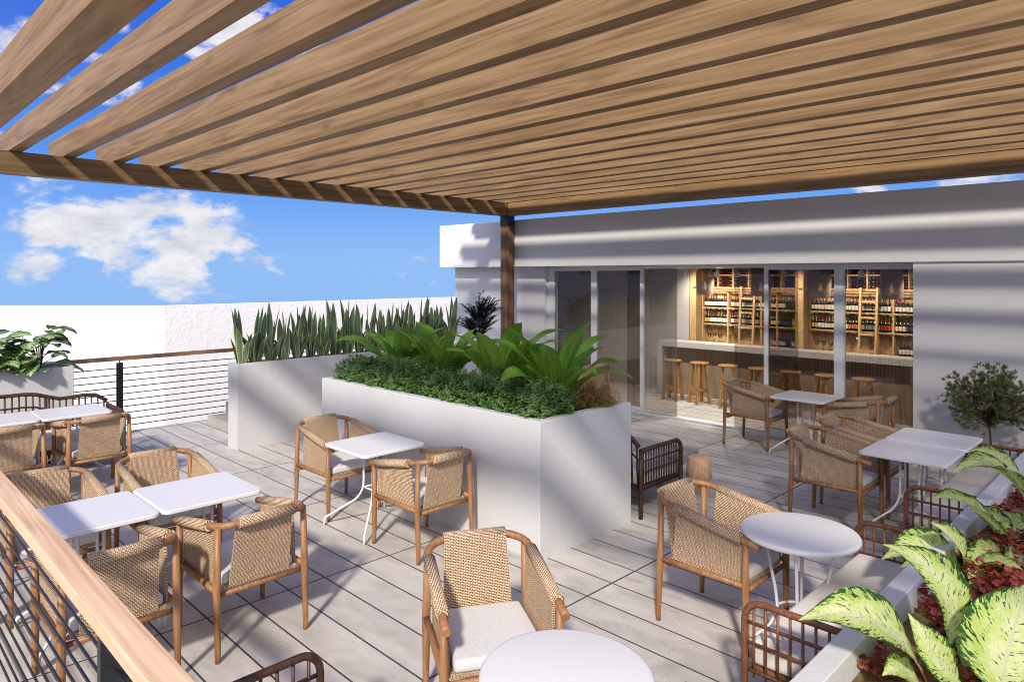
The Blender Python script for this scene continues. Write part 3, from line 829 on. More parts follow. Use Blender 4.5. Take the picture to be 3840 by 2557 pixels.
def bench(loc, rz, length, depth, label, arms=(1, 1), mat='brown_rattan', cush='bench_fabric', group='rattan benches', n=8):
    """seat runs along local y, faces local -x; no back of its own"""
    t = thing('rattan_bench', loc, label, 'bench', group, rz)
    xf, xb = -depth / 2, depth / 2
    for s in (-1, 1): arm_panel(t, mat, s * length / 2, xf, xb, n=n)
    g = G(); g.box(xf + .012, xb - .012, -length / 2 + .02, length / 2 - .02, .27, .315, .01); g.build('seat_frame', mat, t)
    g = G(); cushion(g, xf + .02, xb - .005, -length / 2 + .022, length / 2 - .022, .318, .448, .03); g.build('cushion', cush, t)
    return t
bench((-1.425, 4.245, 0), 0, 1.65, .545, 'rattan bench with long beige cushion behind the round white table')
bench((-1.425, 7.20, 0), 0, 2.0, .545, 'rattan bench with beige cushion at the joined square tables')
bench((-1.98, 1.32, 0), PI / 2 * 3, 1.70, .56, 'rattan bench end rising from the bottom edge of the picture', n=7, mat='dark_rattan')
def sofa(loc, rz, length, depth, label, humps=2, n=30):
    """wavy-backed rattan sofa; runs along local y, back at +x side, faces -x"""
    t = thing('rattan_sofa', loc, label, 'sofa', 'wavy-backed dark rattan sofas', rz)
    xf, xb = -depth / 2, depth / 2; mat = 'dark_rattan'
    top = lambda y: interp((.885, .887, .875, .83, .788, .792, .803, .79, .70), min(1, abs(y) / (length / 2)))
    N = 60; ys = [-length / 2 + length * i / N for i in range(N + 1)]
    g = G(); g.tube([(xb + .03, y, top(y)) for y in ys], .023, 8, (1, 0, 0)); back = g.build('back', mat, t)
    g = G(); spindles(g, -length / 2, length / 2, n, lambda s, z: (xb + .03 * (z - .3) / .5, s, z), .30, top, .0112); g.build('spindles', mat, back)
    g = G(); g.tube([(xb + .012, y, top(y) - .155) for y in ys], .011, 6, (1, 0, 0)); g.build('cross_rail', mat, back)
    for y in (-.415, -.375, .375, .415):
        g = G(); g.tube([(xb, y, 0), (xb + .012, y, .4), (xb + .03, y, top(y))], .014, 8, (0, 1, 0)); g.build('leg', mat, t)
    for s in (-1, 1): arm_panel(t, mat, s * length / 2, xf, xb, n=15, sr=.0085, rr=.0225)
    g = G(); g.box(xf + .012, xb - .012, -length / 2 + .02, length / 2 - .02, .25, .30, .01); g.build('seat_frame', mat, t)
    g = G(); cushion(g, xf + .02, xb - .03, -length / 2 + .022, length / 2 - .022, .302, .43, .03); g.build('cushion', 'cushion_fabric', t)
    return t
sofa((-9.83, 1.60, 0), PI, 2.12, .70, 'dark rattan sofa with wavy back along the far left railing')
sofa((-4.73, 5.945, 0), -PI / 2, 1.80, .72, 'dark rattan sofa behind the right end of the middle planter', n=28)

# turned wood stool beside the sofa
t = thing('wooden_stool', (-3.80, 6.62, 0), 'small pale wooden drum stool with tapered legs beside the dark rattan sofa', 'stool', None, .6)
g = G(); g.lathe([(0, .42), (.105, .42), (.114, .413), (.118, .40), (.128, .30), (.137, .20), (.128, .192), (0, .19)], n=40); g.build('seat', 'stump_wood', t)
for k in range(3):
    a = k * 2 * PI / 3 - .75; c, s = math.cos(a), math.sin(a)
    g = G(); t_ = bmesh.new()
    vs = [t_.verts.new(p) for p in ((.03, -.034, .195), (.125, -.034, .195), (.125, .034, .195), (.03, .034, .195), (.075, -.014, 0), (.112, -.014, 0), (.112, .014, 0), (.075, .014, 0))]
    for q in ((0, 1, 2, 3), (7, 6, 5, 4), (0, 4, 5, 1), (1, 5, 6, 2), (2, 6, 7, 3), (3, 7, 4, 0)): t_.faces.new([vs[i] for i in q])
    g.merge(t_, Matrix.Rotation(a, 4, 'Z')); g.build('leg', 'stump_wood', t)
# ------------------------------------------------------------------ behind the glass: bar, shelves, bottles
YS, YP = 12.51, 12.295
KS = YS / 13.2
def sx(x): return x * KS                       # shelf layout measured on a plane 13.2 m out
def sz(z): return H + (z - H) * KS
bar = thing('bar_counter', (-4.8, 12.0, 0), 'long grey stone bar counter with wooden front behind the glass doors', 'bar counter')
g = G(); g.box(-2.9, 3.4, -.2, .22, .945, 1.05, .003); g.build('top', 'bar_stone', bar)
g = G(); g.box(-2.9, -2.79, -.2, .22, 0, .944, .003); g.build('end_panel', 'bar_stone', bar)
g = G(); g.box(-2.788, 3.4, .03, .18, 0, .944); g.build('front_panel', 'bar_panel_wood', bar)

def make_stool():
    t = thing('bar_stool', (0, 0, 0), '', 'bar stool', 'wooden bar stools along the counter')
    g = G(); g.lathe([(0, .722), (.165, .722), (.17, .728), (.17, .746), (.165, .752), (0, .752)], n=36); g.build('seat', 'stool_wood', t)
    for a, b in ((1, 1), (1, -1), (-1, 1), (-1, -1)):
        g = G(); t_ = bmesh.new()
        x0, x1, y0, y1 = .085, .142, .150, .205
        vs = [t_.verts.new(p) for p in ((.055, .055, .721), (.115, .055, .721), (.115, .095, .721), (.055, .095, .721), (x0 + .025, y0 - .04, 0), (x1 + .02, y0 - .04, 0), (x1 + .02, y1 - .05, 0), (x0 + .025, y1 - .05, 0))]
        for q in ((3, 2, 1, 0), (4, 5, 6, 7), (0, 1, 5, 4), (1, 2, 6, 5), (2, 3, 7, 6), (3, 0, 4, 7)): t_.faces.new([vs[i] for i in q])
        g.merge(t_, Matrix.Diagonal((a, b, 1, 1))); g.build('leg', 'stool_wood', t)
    for a in (1, -1):
        g = G(); g.box(-.115, .115, a * .112 - .014, a * .112 + .014, .20, .265, .003); g.build('footrest', 'stool_wood', t)
    g = G(); g.box(-.014, .014, -.096, .096, .215, .262, .003); g.build('footrest', 'stool_wood', t)
    return t
s0 = make_stool()
ords = ('first', 'second', 'third', 'fourth', 'fifth', 'sixth', 'seventh')
for i in range(7):
    x = -7.10 + .564 * i; lb = 'wooden bar stool at the counter, %s from the left end of the bar' % ords[i]
    if i == 0: s0.location = (x, 11.40, 0); s0['label'] = lb; s0.rotation_euler.z = .1
    else: copy_tree(s0, (x, 11.40, 0), (.1, -.5, .5, -.2, .15, -.3, .2)[i], lb)

# two shelf units with timber piers
def unit(xa, xb, ups, label, rack_cols):
    t = thing('wine_shelf', (xa, YS, 0), label, 'wine shelf', 'wooden wine shelves behind the bar')
    L = -Vector(t.location)
    def part(name, mat, *boxes, parent=t):
        g = G()
        for b in boxes: g.box(*b)
        o = g.build(name, mat, parent); o.location = L if parent is t else (0, 0, 0); return o
    part('back_panel', 'shelf_pine', (xa, xb, YS + .19, YS + .205, .30, 2.5))
    for u0, u1 in ups: part('upright', 'shelf_pine', (u0, u1, YS, YS + .188, .3, sz(2.03)))
    for z in (sz(1.675), sz(1.336), sz(.94)): part('shelf', 'shelf_pine', (xa + .001, xb - .001, YS + .003, YS + .187, z - .022, z))
    z0, z1, z2 = sz(2.09), sz(2.345), 2.47
    part('rail', 'shelf_pine', (xa, xb, YS - .012, YS + .187, sz(2.06), sz(2.10)))
    part('ladder_rail', 'shelf_pine', (xa, xb, YS - .07, YS - .045, sz(2.018), sz(2.043)))
    rk = part('bottle_rack', 'shelf_pine', (xa, xb, YS, YS + .185, z1 - .012, z1 + .012), *[(x - .011, x + .011, YS + .001, YS + .184, z0 + .002, z2) for x in rack_cols])
    part('rack_liner', 'slate_black', (xa, xb, YS + .15, YS + .186, sz(2.101), z1 - .013), (xa, xb, YS + .15, YS + .186, z1 + .013, z2), parent=rk)
    return t
def pier(x0, x1, label):
    t = thing('timber_pier', ((x0 + x1) / 2, YP + .1, 0), label, 'pier')
    g = G(); g.box(x0, x1, YP, YS + .20, .2, 2.468); o = g.build('shaft', 'shelf_pine', t); o.location = -Vector(t.location)
    g = G(); zc = sz(2.09); yc = YP - .012
    g.tube([(x1 - .05, yc, zc), (x1 + .05, yc, zc)], .012, 8); g.lathe([(0, -.022), (.022, -.012), (.022, .012), (0, .022)], (x1 - .05, yc, zc), 12)
    o = g.build('rail_bracket', 'chrome', t); o.location = -Vector(t.location)
pier(sx(-7.669), sx(-7.513), 'pale timber pier at the left end of the wine shelves')
pier(sx(-5.426), sx(-5.276), 'pale timber pier between the two wine shelves')
U1 = (sx(-7.51), sx(-5.428)); U2 = (sx(-5.274), sx(-3.25))
cols1 = [sx(-7.51) + .011] + [sx(v) for v in (-7.14, -6.805, -6.473, -6.14, -5.80)] + [U1[1] - .013]
cols2 = [U2[0] + .013] + [sx(v) for v in (-4.905, -4.57, -4.238, -3.905, -3.57)] + [U2[1] - .013]
unit(*U1, [(sx(v), sx(v) + .026) for v in (-7.505, -6.933, -6.22, -5.90, -5.46)], 'warmly lit wine shelf left of the middle timber pier', cols1)
unit(*U2, [(sx(v), sx(v) + .026) for v in (-5.27, -4.72, -4.08, -3.825, -3.28)], 'wine shelf right of the middle timber pier', cols2)

def ladder(x0, x1, label):
    t = thing('shelf_ladder', ((x0 + x1) / 2, YS - .09, 0), label, 'ladder', 'wooden ladders leaning on the wine shelves')
    L = -Vector(t.location)
    for x in (x0, x1):
        g = G(); g.prism([(YS - .30, 0), (YS - .26, 0), (YS - .075, sz(2.12)), (YS - .115, sz(2.12))], 0, x - .018, x + .018); o = g.build('rail', 'shelf_pine', t); o.location = L
    for z in (.36, .65, sz(1.008), sz(1.299), sz(1.594), sz(1.875)):
        y = YS - .28 + .185 * z / sz(2.12)
        g = G(); g.box(x0 + .019, x1 - .019, y - .03, y + .03, z - .016, z + .016); o = g.build('rung', 'shelf_pine', t); o.location = L
ladder(sx(-6.57), sx(-6.285), 'wooden ladder leaning on the left wine shelf')
ladder(sx(-4.31), sx(-4.035), 'wooden ladder leaning on the right wine shelf')

# bottles: one mesh per dressing, many individual bottles
BM = {}
def bottle_mesh(lab, cap, blank=False):
    key = (lab, cap)
    if key in BM: return BM[key]
    g = G(); s = .945
    prof = [(0, 0), (.026, 0), (.0285, .004), (.0285, .04)]; g.lathe([(r * s, z * s) for r, z in prof], n=14)
    g.mi = 1; g.lathe([(.0288 * s, .04 * s), (.0288 * s, .118 * s)], n=14)
    g.mi = 0; g.lathe([(r * s, z * s) for r, z in [(.0285, .118), (.0285, .145), (.024, .165), (.013, .182), (.011, .19)]], n=14)
    g.mi = 2; g.lathe([(r * s, z * s) for r, z in [(.0115, .19), (.0115, .246), (.013, .248), (.013, .254), (0, .254)]], n=14)
    o = g.build('wine_bottle', ['bottle_dark', lab, cap]); BM[key] = o.data
    bpy.data.objects.remove(o); return BM[key]
WORD = dict(label_white='white', label_cream='cream', label_gold='gold', label_orange='orange', label_red='red', label_blue='dark blue', label_black='black')
CAPW = dict(cap_red='red', cap_maroon='maroon', cap_gold='gold', cap_white='white', cap_green='green', cap_black='black')
def bottle(x, y, z, lab, cap, where, rot=None):
    o = bpy.data.objects.new('wine_bottle', bottle_mesh(lab, cap)); COL.objects.link(o); o.location = (x, y, z)
    rr = random.Random(int(x * 1000))
    o.rotation_euler = rot or (0, 0, rr.uniform(-.4, .4))
    if rot: lb = 'wine bottle lying with %s cap outward in the %s rack' % (CAPW[cap], where)
    else: lb = 'dark wine bottle with %s label and %s cap, %s' % (WORD[lab], CAPW[cap], where)
    tag(o, lb, 'wine bottle', lb.replace('wine bottle', 'wine bottles', 1))
W_, C_, Gd, O_, Rd, Bl, Bk = 'label_white', 'label_cream', 'label_gold', 'label_orange', 'label_red', 'label_blue', 'label_black'
cr, cm, cg, cw, cv, ck = 'cap_red', 'cap_maroon', 'cap_gold', 'cap_white', 'cap_green', 'cap_black'
seq_top = [(W_, cr)] * 3 + [(C_, cm)] * 2 + [(W_, cw)] * 2 + [(W_, cr)] * 2 + [None] + [(C_, cg)] * 2 + [(W_, cr)] * 3 + [(W_, cm)] * 2 + [(W_, cr)] * 2 + [(W_, cg)] * 2 + [(W_, ck)] * 2 + [None] + [(W_, cr)] * 3 + [(W_, cg)] * 2 + [(Bk, cv)] * 2 + [(Bk, ck)] * 2
seq_mid = [(Gd, cg)] * 2 + [(W_, cr)] * 3 + [(C_, cg)] * 2 + [(W_, cm)] * 2 + [None] + [(W_, cr)] + [(O_, ck)] * 3 + [(C_, ck)] * 2 + [(W_, ck)] * 3 + [(W_, cw)] + [(Rd, cr)] * 3 + [None] + [(C_, ck)] * 3 + [(Bl, ck)] * 4
seq_low = [None] * 25 + [(W_, ck), (W_, cr), (W_, cr), (W_, ck), (Bk, ck), (Bk, ck), (W_, ck), (W_, ck), (W_, ck)]
for (xa, xb), un in ((U1, 'left wine shelf'), (U2, 'right wine shelf')):
    for sq, z, nm in ((seq_top, sz(1.675), 'upper board, ' + un), (seq_mid, sz(1.336), 'middle board, ' + un), (seq_low, sz(.94), 'bottom board, ' + un)):
        for i, b in enumerate(sq):
            x = xa + .066 + .0567 * i
            if b is None or x > xb - .04: continue
            bottle(x, YS + .05, z + .001, *b, nm)
    # bottles lying in the rack, capsules outward, five or six to a bay
    cols = cols1 if un[0] == 'l' else cols2
    rows = [sz(v) for v in (2.143, 2.223, 2.304, 2.387)]
    for ci in range(len(cols) - 1):
        a, b = cols[ci] + .012, cols[ci + 1] - .012; m = max(2, int((b - a) / .058))
        pal = ([cg, cr, cw, cr, cr], [cr, cr, cm, cr, cg], [cm, ck, cr, ck, cr], [cg, cg, cr, cg, cm], [cr, cm, cr, ck, cr], [cg, cr, ck, cr, cg])[ci % 6]
        for j in range(m):
            cap = pal[j % 5]
            for z in rows:
                if abs(z - sz(2.345)) < .03: z += .012
                bottle(a + (b - a) * (j + .5) / m, YS + .235, z - .0, Bk, cap, un, (PI / 2, 0, 0))

# small slate price cards with pale frames on the shelf edges
tg0 = thing('price_card', (0, 0, 0), '', 'price card')
g = G(); g.box(-.0245, .0245, -.004, 0, -.0175, .0175); g.build('frame', 'chalk_white', tg0)
g = G(); g.box(-.0205, .0205, -.0055, -.0041, -.0135, .0135); sl = g.build('slate', 'slate_black', tg0)
g = G()
for z, w in ((.005, .013), (-.004, .009)):
    for k in range(5): g.box(-w + k * w * .42, -w + k * w * .42 + w * .28, -.0065, -.0056, z - .0028, z + .0028)
g.build('chalk_marks', 'chalk_white', sl)
first = True; kids = children(tg0)
for (xa, xb), un in ((U1, 'left'), (U2, 'right')):
    for z, nm, xs in ((sz(1.675), 'upper', (.07, .15, .27, .40, .52, .67, .83, .99, 1.12, 1.25, 1.36, 1.50, 1.60, 1.71, 1.82)), (sz(1.336), 'middle', (.10, .25, .40, .52, .63, .78, .92, 1.05, 1.22, 1.36, 1.58, 1.69, 1.80))):
        for x in xs:
            if xa + x > xb - .04: continue
            lb = 'small black price card on the %s board of the %s wine shelf' % (nm, un); gr = 'price cards on the %s board of the %s shelf' % (nm, un)
            loc = (xa + x, YS - .012, z - .02)
            if first: tg0.location = loc; tg0['label'] = lb; tg0['group'] = gr; first = False
            else: copy_tree(tg0, loc, None, lb, gr, kids=kids)

# stemware on the low board
gm = None
for i, (u, x, up) in enumerate([(U1, .13, 1), (U1, .24, 1), (U1, .36, 1), (U1, .55, 1), (U1, .70, 0), (U1, .79, 0), (U1, .98, 0), (U1, 1.07, 0), (U2, .13, 1), (U2, .24, 1), (U2, .36, 1), (U2, .70, 0), (U2, .80, 0), (U2, 1.0, 0), (U2, 1.09, 0)]):
    if gm is None:
        g = G(); g.lathe([(0, 0), (.03, .001), (.03, .004), (.004, .008), (.0035, .07), (.012, .08), (.032, .105), (.036, .13), (.028, .165), (.027, .165), (.034, .13), (.03, .106), (0, .084)], n=16)
        o = g.build('wine_glass', 'clear_glass'); gm = o.data; bpy.data.objects.remove(o)
    o = bpy.data.objects.new('wine_glass', gm); COL.objects.link(o); o.location = (u[0] + x, YS + .07, sz(.94) + .001 if up else sz(1.336) - .024)
    if not up: o.rotation_euler = (PI, 0, 0)
    side = 'left' if u is U1 else 'right'
    tag(o, ('clear wine glass standing on the bottom board of the %s wine shelf' if up else 'clear wine glass hanging under the middle board of the %s wine shelf') % side, 'wine glass', ('standing' if up else 'hanging') + ' glasses of the %s wine shelf' % side)

# woven pendant lamps over the bar
def lamp(x, label, first=[None]):
    if first[0] is not None: return copy_tree(first[0], (x, 11.9, 1.97), 0, label)
    t = thing('pendant_lamp', (x, 11.9, 1.97), label, 'pendant lamp', 'woven pendant lamps over the bar'); first[0] = t
    g = G(); prof = [(.155, 0), (.165, .03), (.168, .10), (.168, .36), (.160, .42), (.135, .47), (.09, .50), (.03, .515)]; n = 40
    rings = [[g.v((r * math.cos(2 * PI * k / n), r * math.sin(2 * PI * k / n), z)) for k in range(n)] for r, z in prof]
    for i in range(len(prof) - 1):
        for k in range(n):
            m = (k + 1) % n; c = 2 * PI * .165 / n; z0, z1 = prof[i][1], prof[i + 1][1]
            g.face((rings[i][k], rings[i][m], rings[i + 1][m], rings[i + 1][k]), ((k * c, z0), ((k + 1) * c, z0), ((k + 1) * c, z1), (k * c, z1)), True)
    g.build('shade', 'lamp_weave', t)
    g = G(); g.lathe([(0, .10), (.025, .115), (.034, .15), (.025, .19), (.012, .21), (.012, .25), (0, .25)], n=16); g.build('bulb', 'lit_bulb', t)
    g = G(); g.tube([(0, 0, .25), (0, 0, .499)], .004, 6); g.build('cord', 'black_metal', t)
    l = bpy.data.lights.new('bulb_light', 'POINT'); l.energy = .15; l.color = (1, .74, .46); l.shadow_soft_size = .04
    lo = bpy.data.objects.new('bulb_light', l); COL.objects.link(lo); lo.parent = t; lo.location = (0, -.0, .05)
    return t
for i, x in enumerate((-6.70, -5.60, -4.555, -3.46)):
    lamp(x, 'woven pendant lamp over the bar, %s from the left' % ords[i])
# ceiling spots that wash the shelves
def spot(x, label, first=[None]):
    if first[0] is not None: return copy_tree(first[0], (x, 11.72, 2.33), 0, label)
    t = thing('ceiling_spotlight', (x, 11.72, 2.33), label, 'spotlight', 'white ceiling spotlights'); first[0] = t
    g = G(); g.lathe([(.045, -.005), (.045, .07), (.03, .09), (0, .09)], n=20); g.lathe([(.041, 0), (.041, .06), (0, .06)], n=20); o = g.build('shade', 'lamp_white', t); o.rotation_euler = (R(25), 0, 0)
    g = G(); g.tube([(0, -.03, .06), (0, -.03, .138)], .008, 6); g.build('stem', 'lamp_white', t)
    g = G(); g.lathe([(0, .012), (.036, .012), (.036, .018), (0, .018)], n=16); o = g.build('bulb', 'lit_spot', t); o.rotation_euler = (R(25), 0, 0)
    l = bpy.data.lights.new('spot_light', 'SPOT'); l.energy = 52; l.color = (1, .88, .70); l.spot_size = R(112); l.spot_blend = .8; l.shadow_soft_size = .05
    lo = bpy.data.objects.new('spot_light', l); COL.objects.link(lo); lo.parent = t; lo.location = (0, .02, -.02); lo.rotation_euler = (R(50), 0, 0)
    return t
for i, x in enumerate((-7.0, -6.35, -5.95, -5.10, -4.20, -3.85, -3.10)):
    spot(x, 'white ceiling spotlight above the bar, %s from the left' % ords[i])

def downlight(x, y, label, first=[None]):  # unseen ceiling lamps added to brighten the room before the bar
    if first[0] is not None: return copy_tree(first[0], (x, y, 2.468), 0, label)
    t = thing('ceiling_downlight', (x, y, 2.468), label, 'downlight', 'ceiling downlights in front of the bar'); first[0] = t
    g = G(); g.lathe([(.05, -.002), (.062, -.006), (.066, 0), (.05, 0)], n=24); g.build('rim', 'lamp_white', t)
    g = G(); g.lathe([(0, -.001), (.05, -.001)], n=24); g.build('lens', 'lit_spot', t)
    l = bpy.data.lights.new('fill_lamp_beam', 'SPOT'); l.energy = 95; l.color = (1, .95, .88); l.spot_size = R(155); l.spot_blend = .8; l.shadow_soft_size = .06
    lo = bpy.data.objects.new('fill_lamp_beam', l); COL.objects.link(lo); lo.parent = t; lo.location = (0, 0, -.02)
    return t
for i, x in enumerate((-8.6, -7.2, -5.8, -4.4, -3.0)): downlight(x, 10.75, 'recessed ceiling downlight in front of the bar, %s from the left' % ords[i])
# ------------------------------------------------------------------ planting
rnd = random.Random(11)
def obj(name, g, mats, loc, label, cat, group=None, rz=0):
    o = g.build(name, mats, None, loc, flat=False); o.rotation_euler.z = rz; return tag(o, label, cat, group)

# snake plants: upright sword leaves with pale margins
def snake(seed):
    r = random.Random(seed); g = G()
    for i in range(r.randint(12, 15)):
        a = r.uniform(0, 2 * PI); tall = i < 4
        L = r.uniform(.66, .92) if tall else r.uniform(.28, .58)
        rad = r.uniform(0, .03) if tall else r.uniform(.02, .055)
        g.leaf((rad * math.cos(a), rad * math.sin(a) * .8, -.02), a, r.uniform(.02, .16) if tall else r.uniform(.12, .32), L, r.uniform(.090, .122) * (1 if tall else .80), r.uniform(-.05, .12) if tall else r.uniform(.05, .45), PROF_SWORD, 9, .35, r.uniform(-1.4, 1.4), r.uniform(-.8, .8))
    return g
SN = [4.08 + .2055 * i for i in range(19)]
sn = []
for i, y in enumerate(SN):
    lb = ('first snake plant at the near end of the narrow planter' if i == 0 else 'snake plant with upright yellow-edged blades in the row along the narrow planter' if i < 18 else 'last snake plant at the far end of the narrow planter, beside the dark shrub')
    gr = 'snake plants in the narrow planter'
    if i < 5: o = obj('snake_plant', snake(20 + i), 'snake_leaf', (-9.317, y, 1.09), lb, 'snake plant', gr, rnd.uniform(0, 6)); sn.append(o)
    else:
        o = sn[(i * 3) % 5].copy(); COL.objects.link(o); o.location = (-9.317 + rnd.uniform(-.02, .02), y, 1.09); o.rotation_euler.z = rnd.uniform(0, 6); k_ = rnd.uniform(.9, 1.1); o.scale = (k_, k_, k_); tag(o, lb, 'snake plant', gr)

# clipped small-leaved hedge, seven shrubs grown together
def small_leaf(g, p, nrm, L, W, spin):
    nrm = nrm.normalized(); a = nrm.cross(Vector((.3, .2, 1))); a.normalize(); b = nrm.cross(a)
    d = a * math.cos(spin) + b * math.sin(spin); s = nrm.cross(d)
    q = [p, p + d * L * .35 + s * W * .5 + nrm * L * .06, p + d * L, p + d * L * .35 - s * W * .5 + nrm * L * .06, p + d * L * .72 + s * W * .42 + nrm * L * .04, p + d * L * .72 - s * W * .42 + nrm * L * .04]
    v = [g.v(x) for x in q]
    g.face((v[0], v[1], v[4], v[2], v[5], v[3]), ((.5, 0), (0, .35), (.08, .72), (.5, 1), (.92, .72), (1, .35)))
def hedge(seed, hx, hy, hz, sprigs=560):
    r = random.Random(seed); g = G()
    for i in range(sprigs):
        # sprigs fill a rounded box, denser towards the outside
        while True:
            p = Vector((r.uniform(-1, 1), r.uniform(-1, 1), r.uniform(-.1, 1)))
            m = max(abs(p.x) ** 3 + abs(p.y) ** 3 + max(0, p.z) ** 3, 0) ** (1 / 3)
            if .45 < m < 1.0 and r.random() < m ** 2: break
        lump = 1 + .10 * math.sin(p.x * 5 + seed) + .08 * math.sin(p.y * 6 + p.z * 4 + seed)
        c = Vector((p.x * hx * lump, p.y * hy * lump, p.z * hz * lump))
        n = Vector((p.x, p.y, p.z * 1.0 + .55)).normalized()
        n = (n + Vector((r.uniform(-.5, .5), r.uniform(-.5, .5), r.uniform(-.2, .5)))).normalized()
        ln = r.uniform(.04, .075)
        g.mi = 1; g.tube([c - n * ln, c, c + n * ln * .3], [.0012, .0011, .0008], 3, cap=False); g.mi = 0
        for k in range(9):
            t = k / 8; q = c + n * ((t - .75) * ln)
            small_leaf(g, q, (n + Vector((r.uniform(-.6, .6), r.uniform(-.6, .6), r.uniform(-.3, .7)))), r.uniform(.019, .032), r.uniform(.013, .019), k * 2.4 + r.uniform(-.4, .4))
    return g
hv = [obj('hedge_shrub', hedge(5 + i, .31, .285, .34, 900), ['hedge_leaf', 'stem_green'], (0, 0, 0), '', 'hedge shrub', 'small-leaved shrubs of the hedge') for i in range(3)]
for i in range(7):
    x = -6.98 + .463 * i
    lb = 'small-leaved green shrub at the left end of the hedge' if i == 0 else 'small-leaved green shrub at the front corner end of the hedge' if i == 6 else 'small-leaved green shrub grown into the middle of the hedge'
    o = hv[i] if i < 3 else hv[(i * 2) % 3].copy()
    if i >= 3: COL.objects.link(o)
    o.location = (x, 4.515, 1.075); o.rotation_euler.z = 0 if i < 3 else PI * (i % 2); o.scale = (1, 1, rnd.uniform(.92, 1.06)); tag(o, lb, 'hedge shrub', 'small-leaved shrubs of the hedge')

# broad-leaved nest plants
def nest(seed, L=.66, n=14, rot=0):
    r = random.Random(seed); g = G()
    for i in range(n):
        a = rot + i * 2.399 + r.uniform(-.25, .25); inner = i / n
        g.leaf((.03 * math.cos(a), .03 * math.sin(a), 0), a, .16 + .60 * (1 - inner) + r.uniform(-.08, .08), L * r.uniform(.82, 1.15), r.uniform(.19, .245), r.uniform(.75, 1.55), PROF_NEST, 13, .20, r.uniform(-.35, .35), r.uniform(-.5, .5), .10, 3)
    return g
NP = [(-6.9, 4.98, 31, .86, 'leftmost broad-leaved green plant in the middle planter'), (-6.1, 5.0, 32, .92, 'broad-leaved green plant, second from the left behind the hedge'),
      (-5.15, 5.02, 43, .92, 'broad-leaved green plant in front of the timber post, third from the left'), (-4.42, 5.0, 54, .95, 'broad-leaved green plant at the right end of the planter by the heather')]
for x, y, sd, L, lb in NP: obj('nest_plant', nest(sd, L), 'nest_leaf', (x, y, 1.05), lb, 'green plant', 'broad-leaved plants behind the hedge')

# heather with rusty tips
g = G(); r = random.Random(8)
for i in range(900):
    a = r.uniform(0, 2 * PI); t = math.sqrt(r.random()); tilt = t * 1.15
    L = r.uniform(.22, .34); b = Vector((.05 * t * math.cos(a), .05 * t * math.sin(a), 0))
    d = Vector((math.sin(tilt) * math.cos(a), math.sin(tilt) * math.sin(a), math.cos(tilt)))
    s = d.cross(Vector((0, 0, 1))); s = s.normalized() if s.length > .01 else Vector((1, 0, 0)); u = s.cross(d)
    for k in range(11):
        p = b + d * L * (.3 + .7 * k / 10); v = k / 10
        w = (s * math.cos(k * 2.1) + u * math.sin(k * 2.1)) * .011 + d * .011; e = d.cross(w).normalized() * .0045
        q = [g.v(p - e), g.v(p + e), g.v(p + w)]; g.face(q, ((.5, v), (.5, v), (.5, min(1, v + .05))))
obj('heather_shrub', g, 'heath_leaf', (-4.10, 5.12, 1.05), 'low heather bush with rusty orange tips at the end of the middle planter', 'shrub')

# dark feathery shrub in the square planter
g = G(); r = random.Random(4)
def frond(g, p0, yaw, tilt, L, bend, n, leaf):
    p = Vector(p0); d = Vector((math.cos(yaw), math.sin(yaw), 0)); up = Vector((0, 0, 1)); pts = []
    for i in range(n + 1):
        a = tilt + bend * (i / n); t = d * math.sin(a) + up * math.cos(a); pts.append((p.copy(), t)); p += t * L / n
    g.mi = 1; g.tube([q for q, _ in pts], [.004 * (1 - .8 * i / n) for i in range(n + 1)], 4, (.2, .3, 1), cap=False); g.mi = 0
    sd = Vector((-d.y, d.x, 0))
    for q, t in pts[2:]:
        for s in (-1, 1):
            n_ = (up * .7 + Vector((r.uniform(-.5, .5), r.uniform(-.5, .5), 0))).normalized()
            dd = (t * .65 + sd * s * .8 + up * r.uniform(-.1, .25)).normalized(); w = dd.cross(n_).normalized() * leaf * .16
            a, b, c, e = g.v(q), g.v(q + dd * leaf * .5 + w), g.v(q + dd * leaf), g.v(q + dd * leaf * .5 - w)
            g.face((a, b, c, e), ((.5, 0), (0, .5), (.5, 1), (1, .5)))
for i in range(34):
    a = r.uniform(0, 2 * PI); z0 = r.uniform(.02, .55)
    frond(g, (.02 * math.cos(a), .02 * math.sin(a), z0), a, r.uniform(.15, 1.0) if z0 < .3 else r.uniform(.05, .7), r.uniform(.34, .52), r.uniform(.1, .7), 22, .075)
    for k in range(2):
        frond(g, (.08 * math.cos(a), .08 * math.sin(a), z0 + .12), a + r.uniform(-.7, .7), r.uniform(.3, 1.1), r.uniform(.2, .36), r.uniform(.1, .6), 14, .065)
g.mi = 1; g.tube([(0, 0, -.02), (.01, 0, .3), (0, .01, .55)], [.012, .009, .005], 6)
obj('feathery_shrub', g, ['dark_leaf', 'stem_brown'], (-9.317, 8.47, 1.08), 'dark feathery shrub against the white wall left of the post', 'shrub')

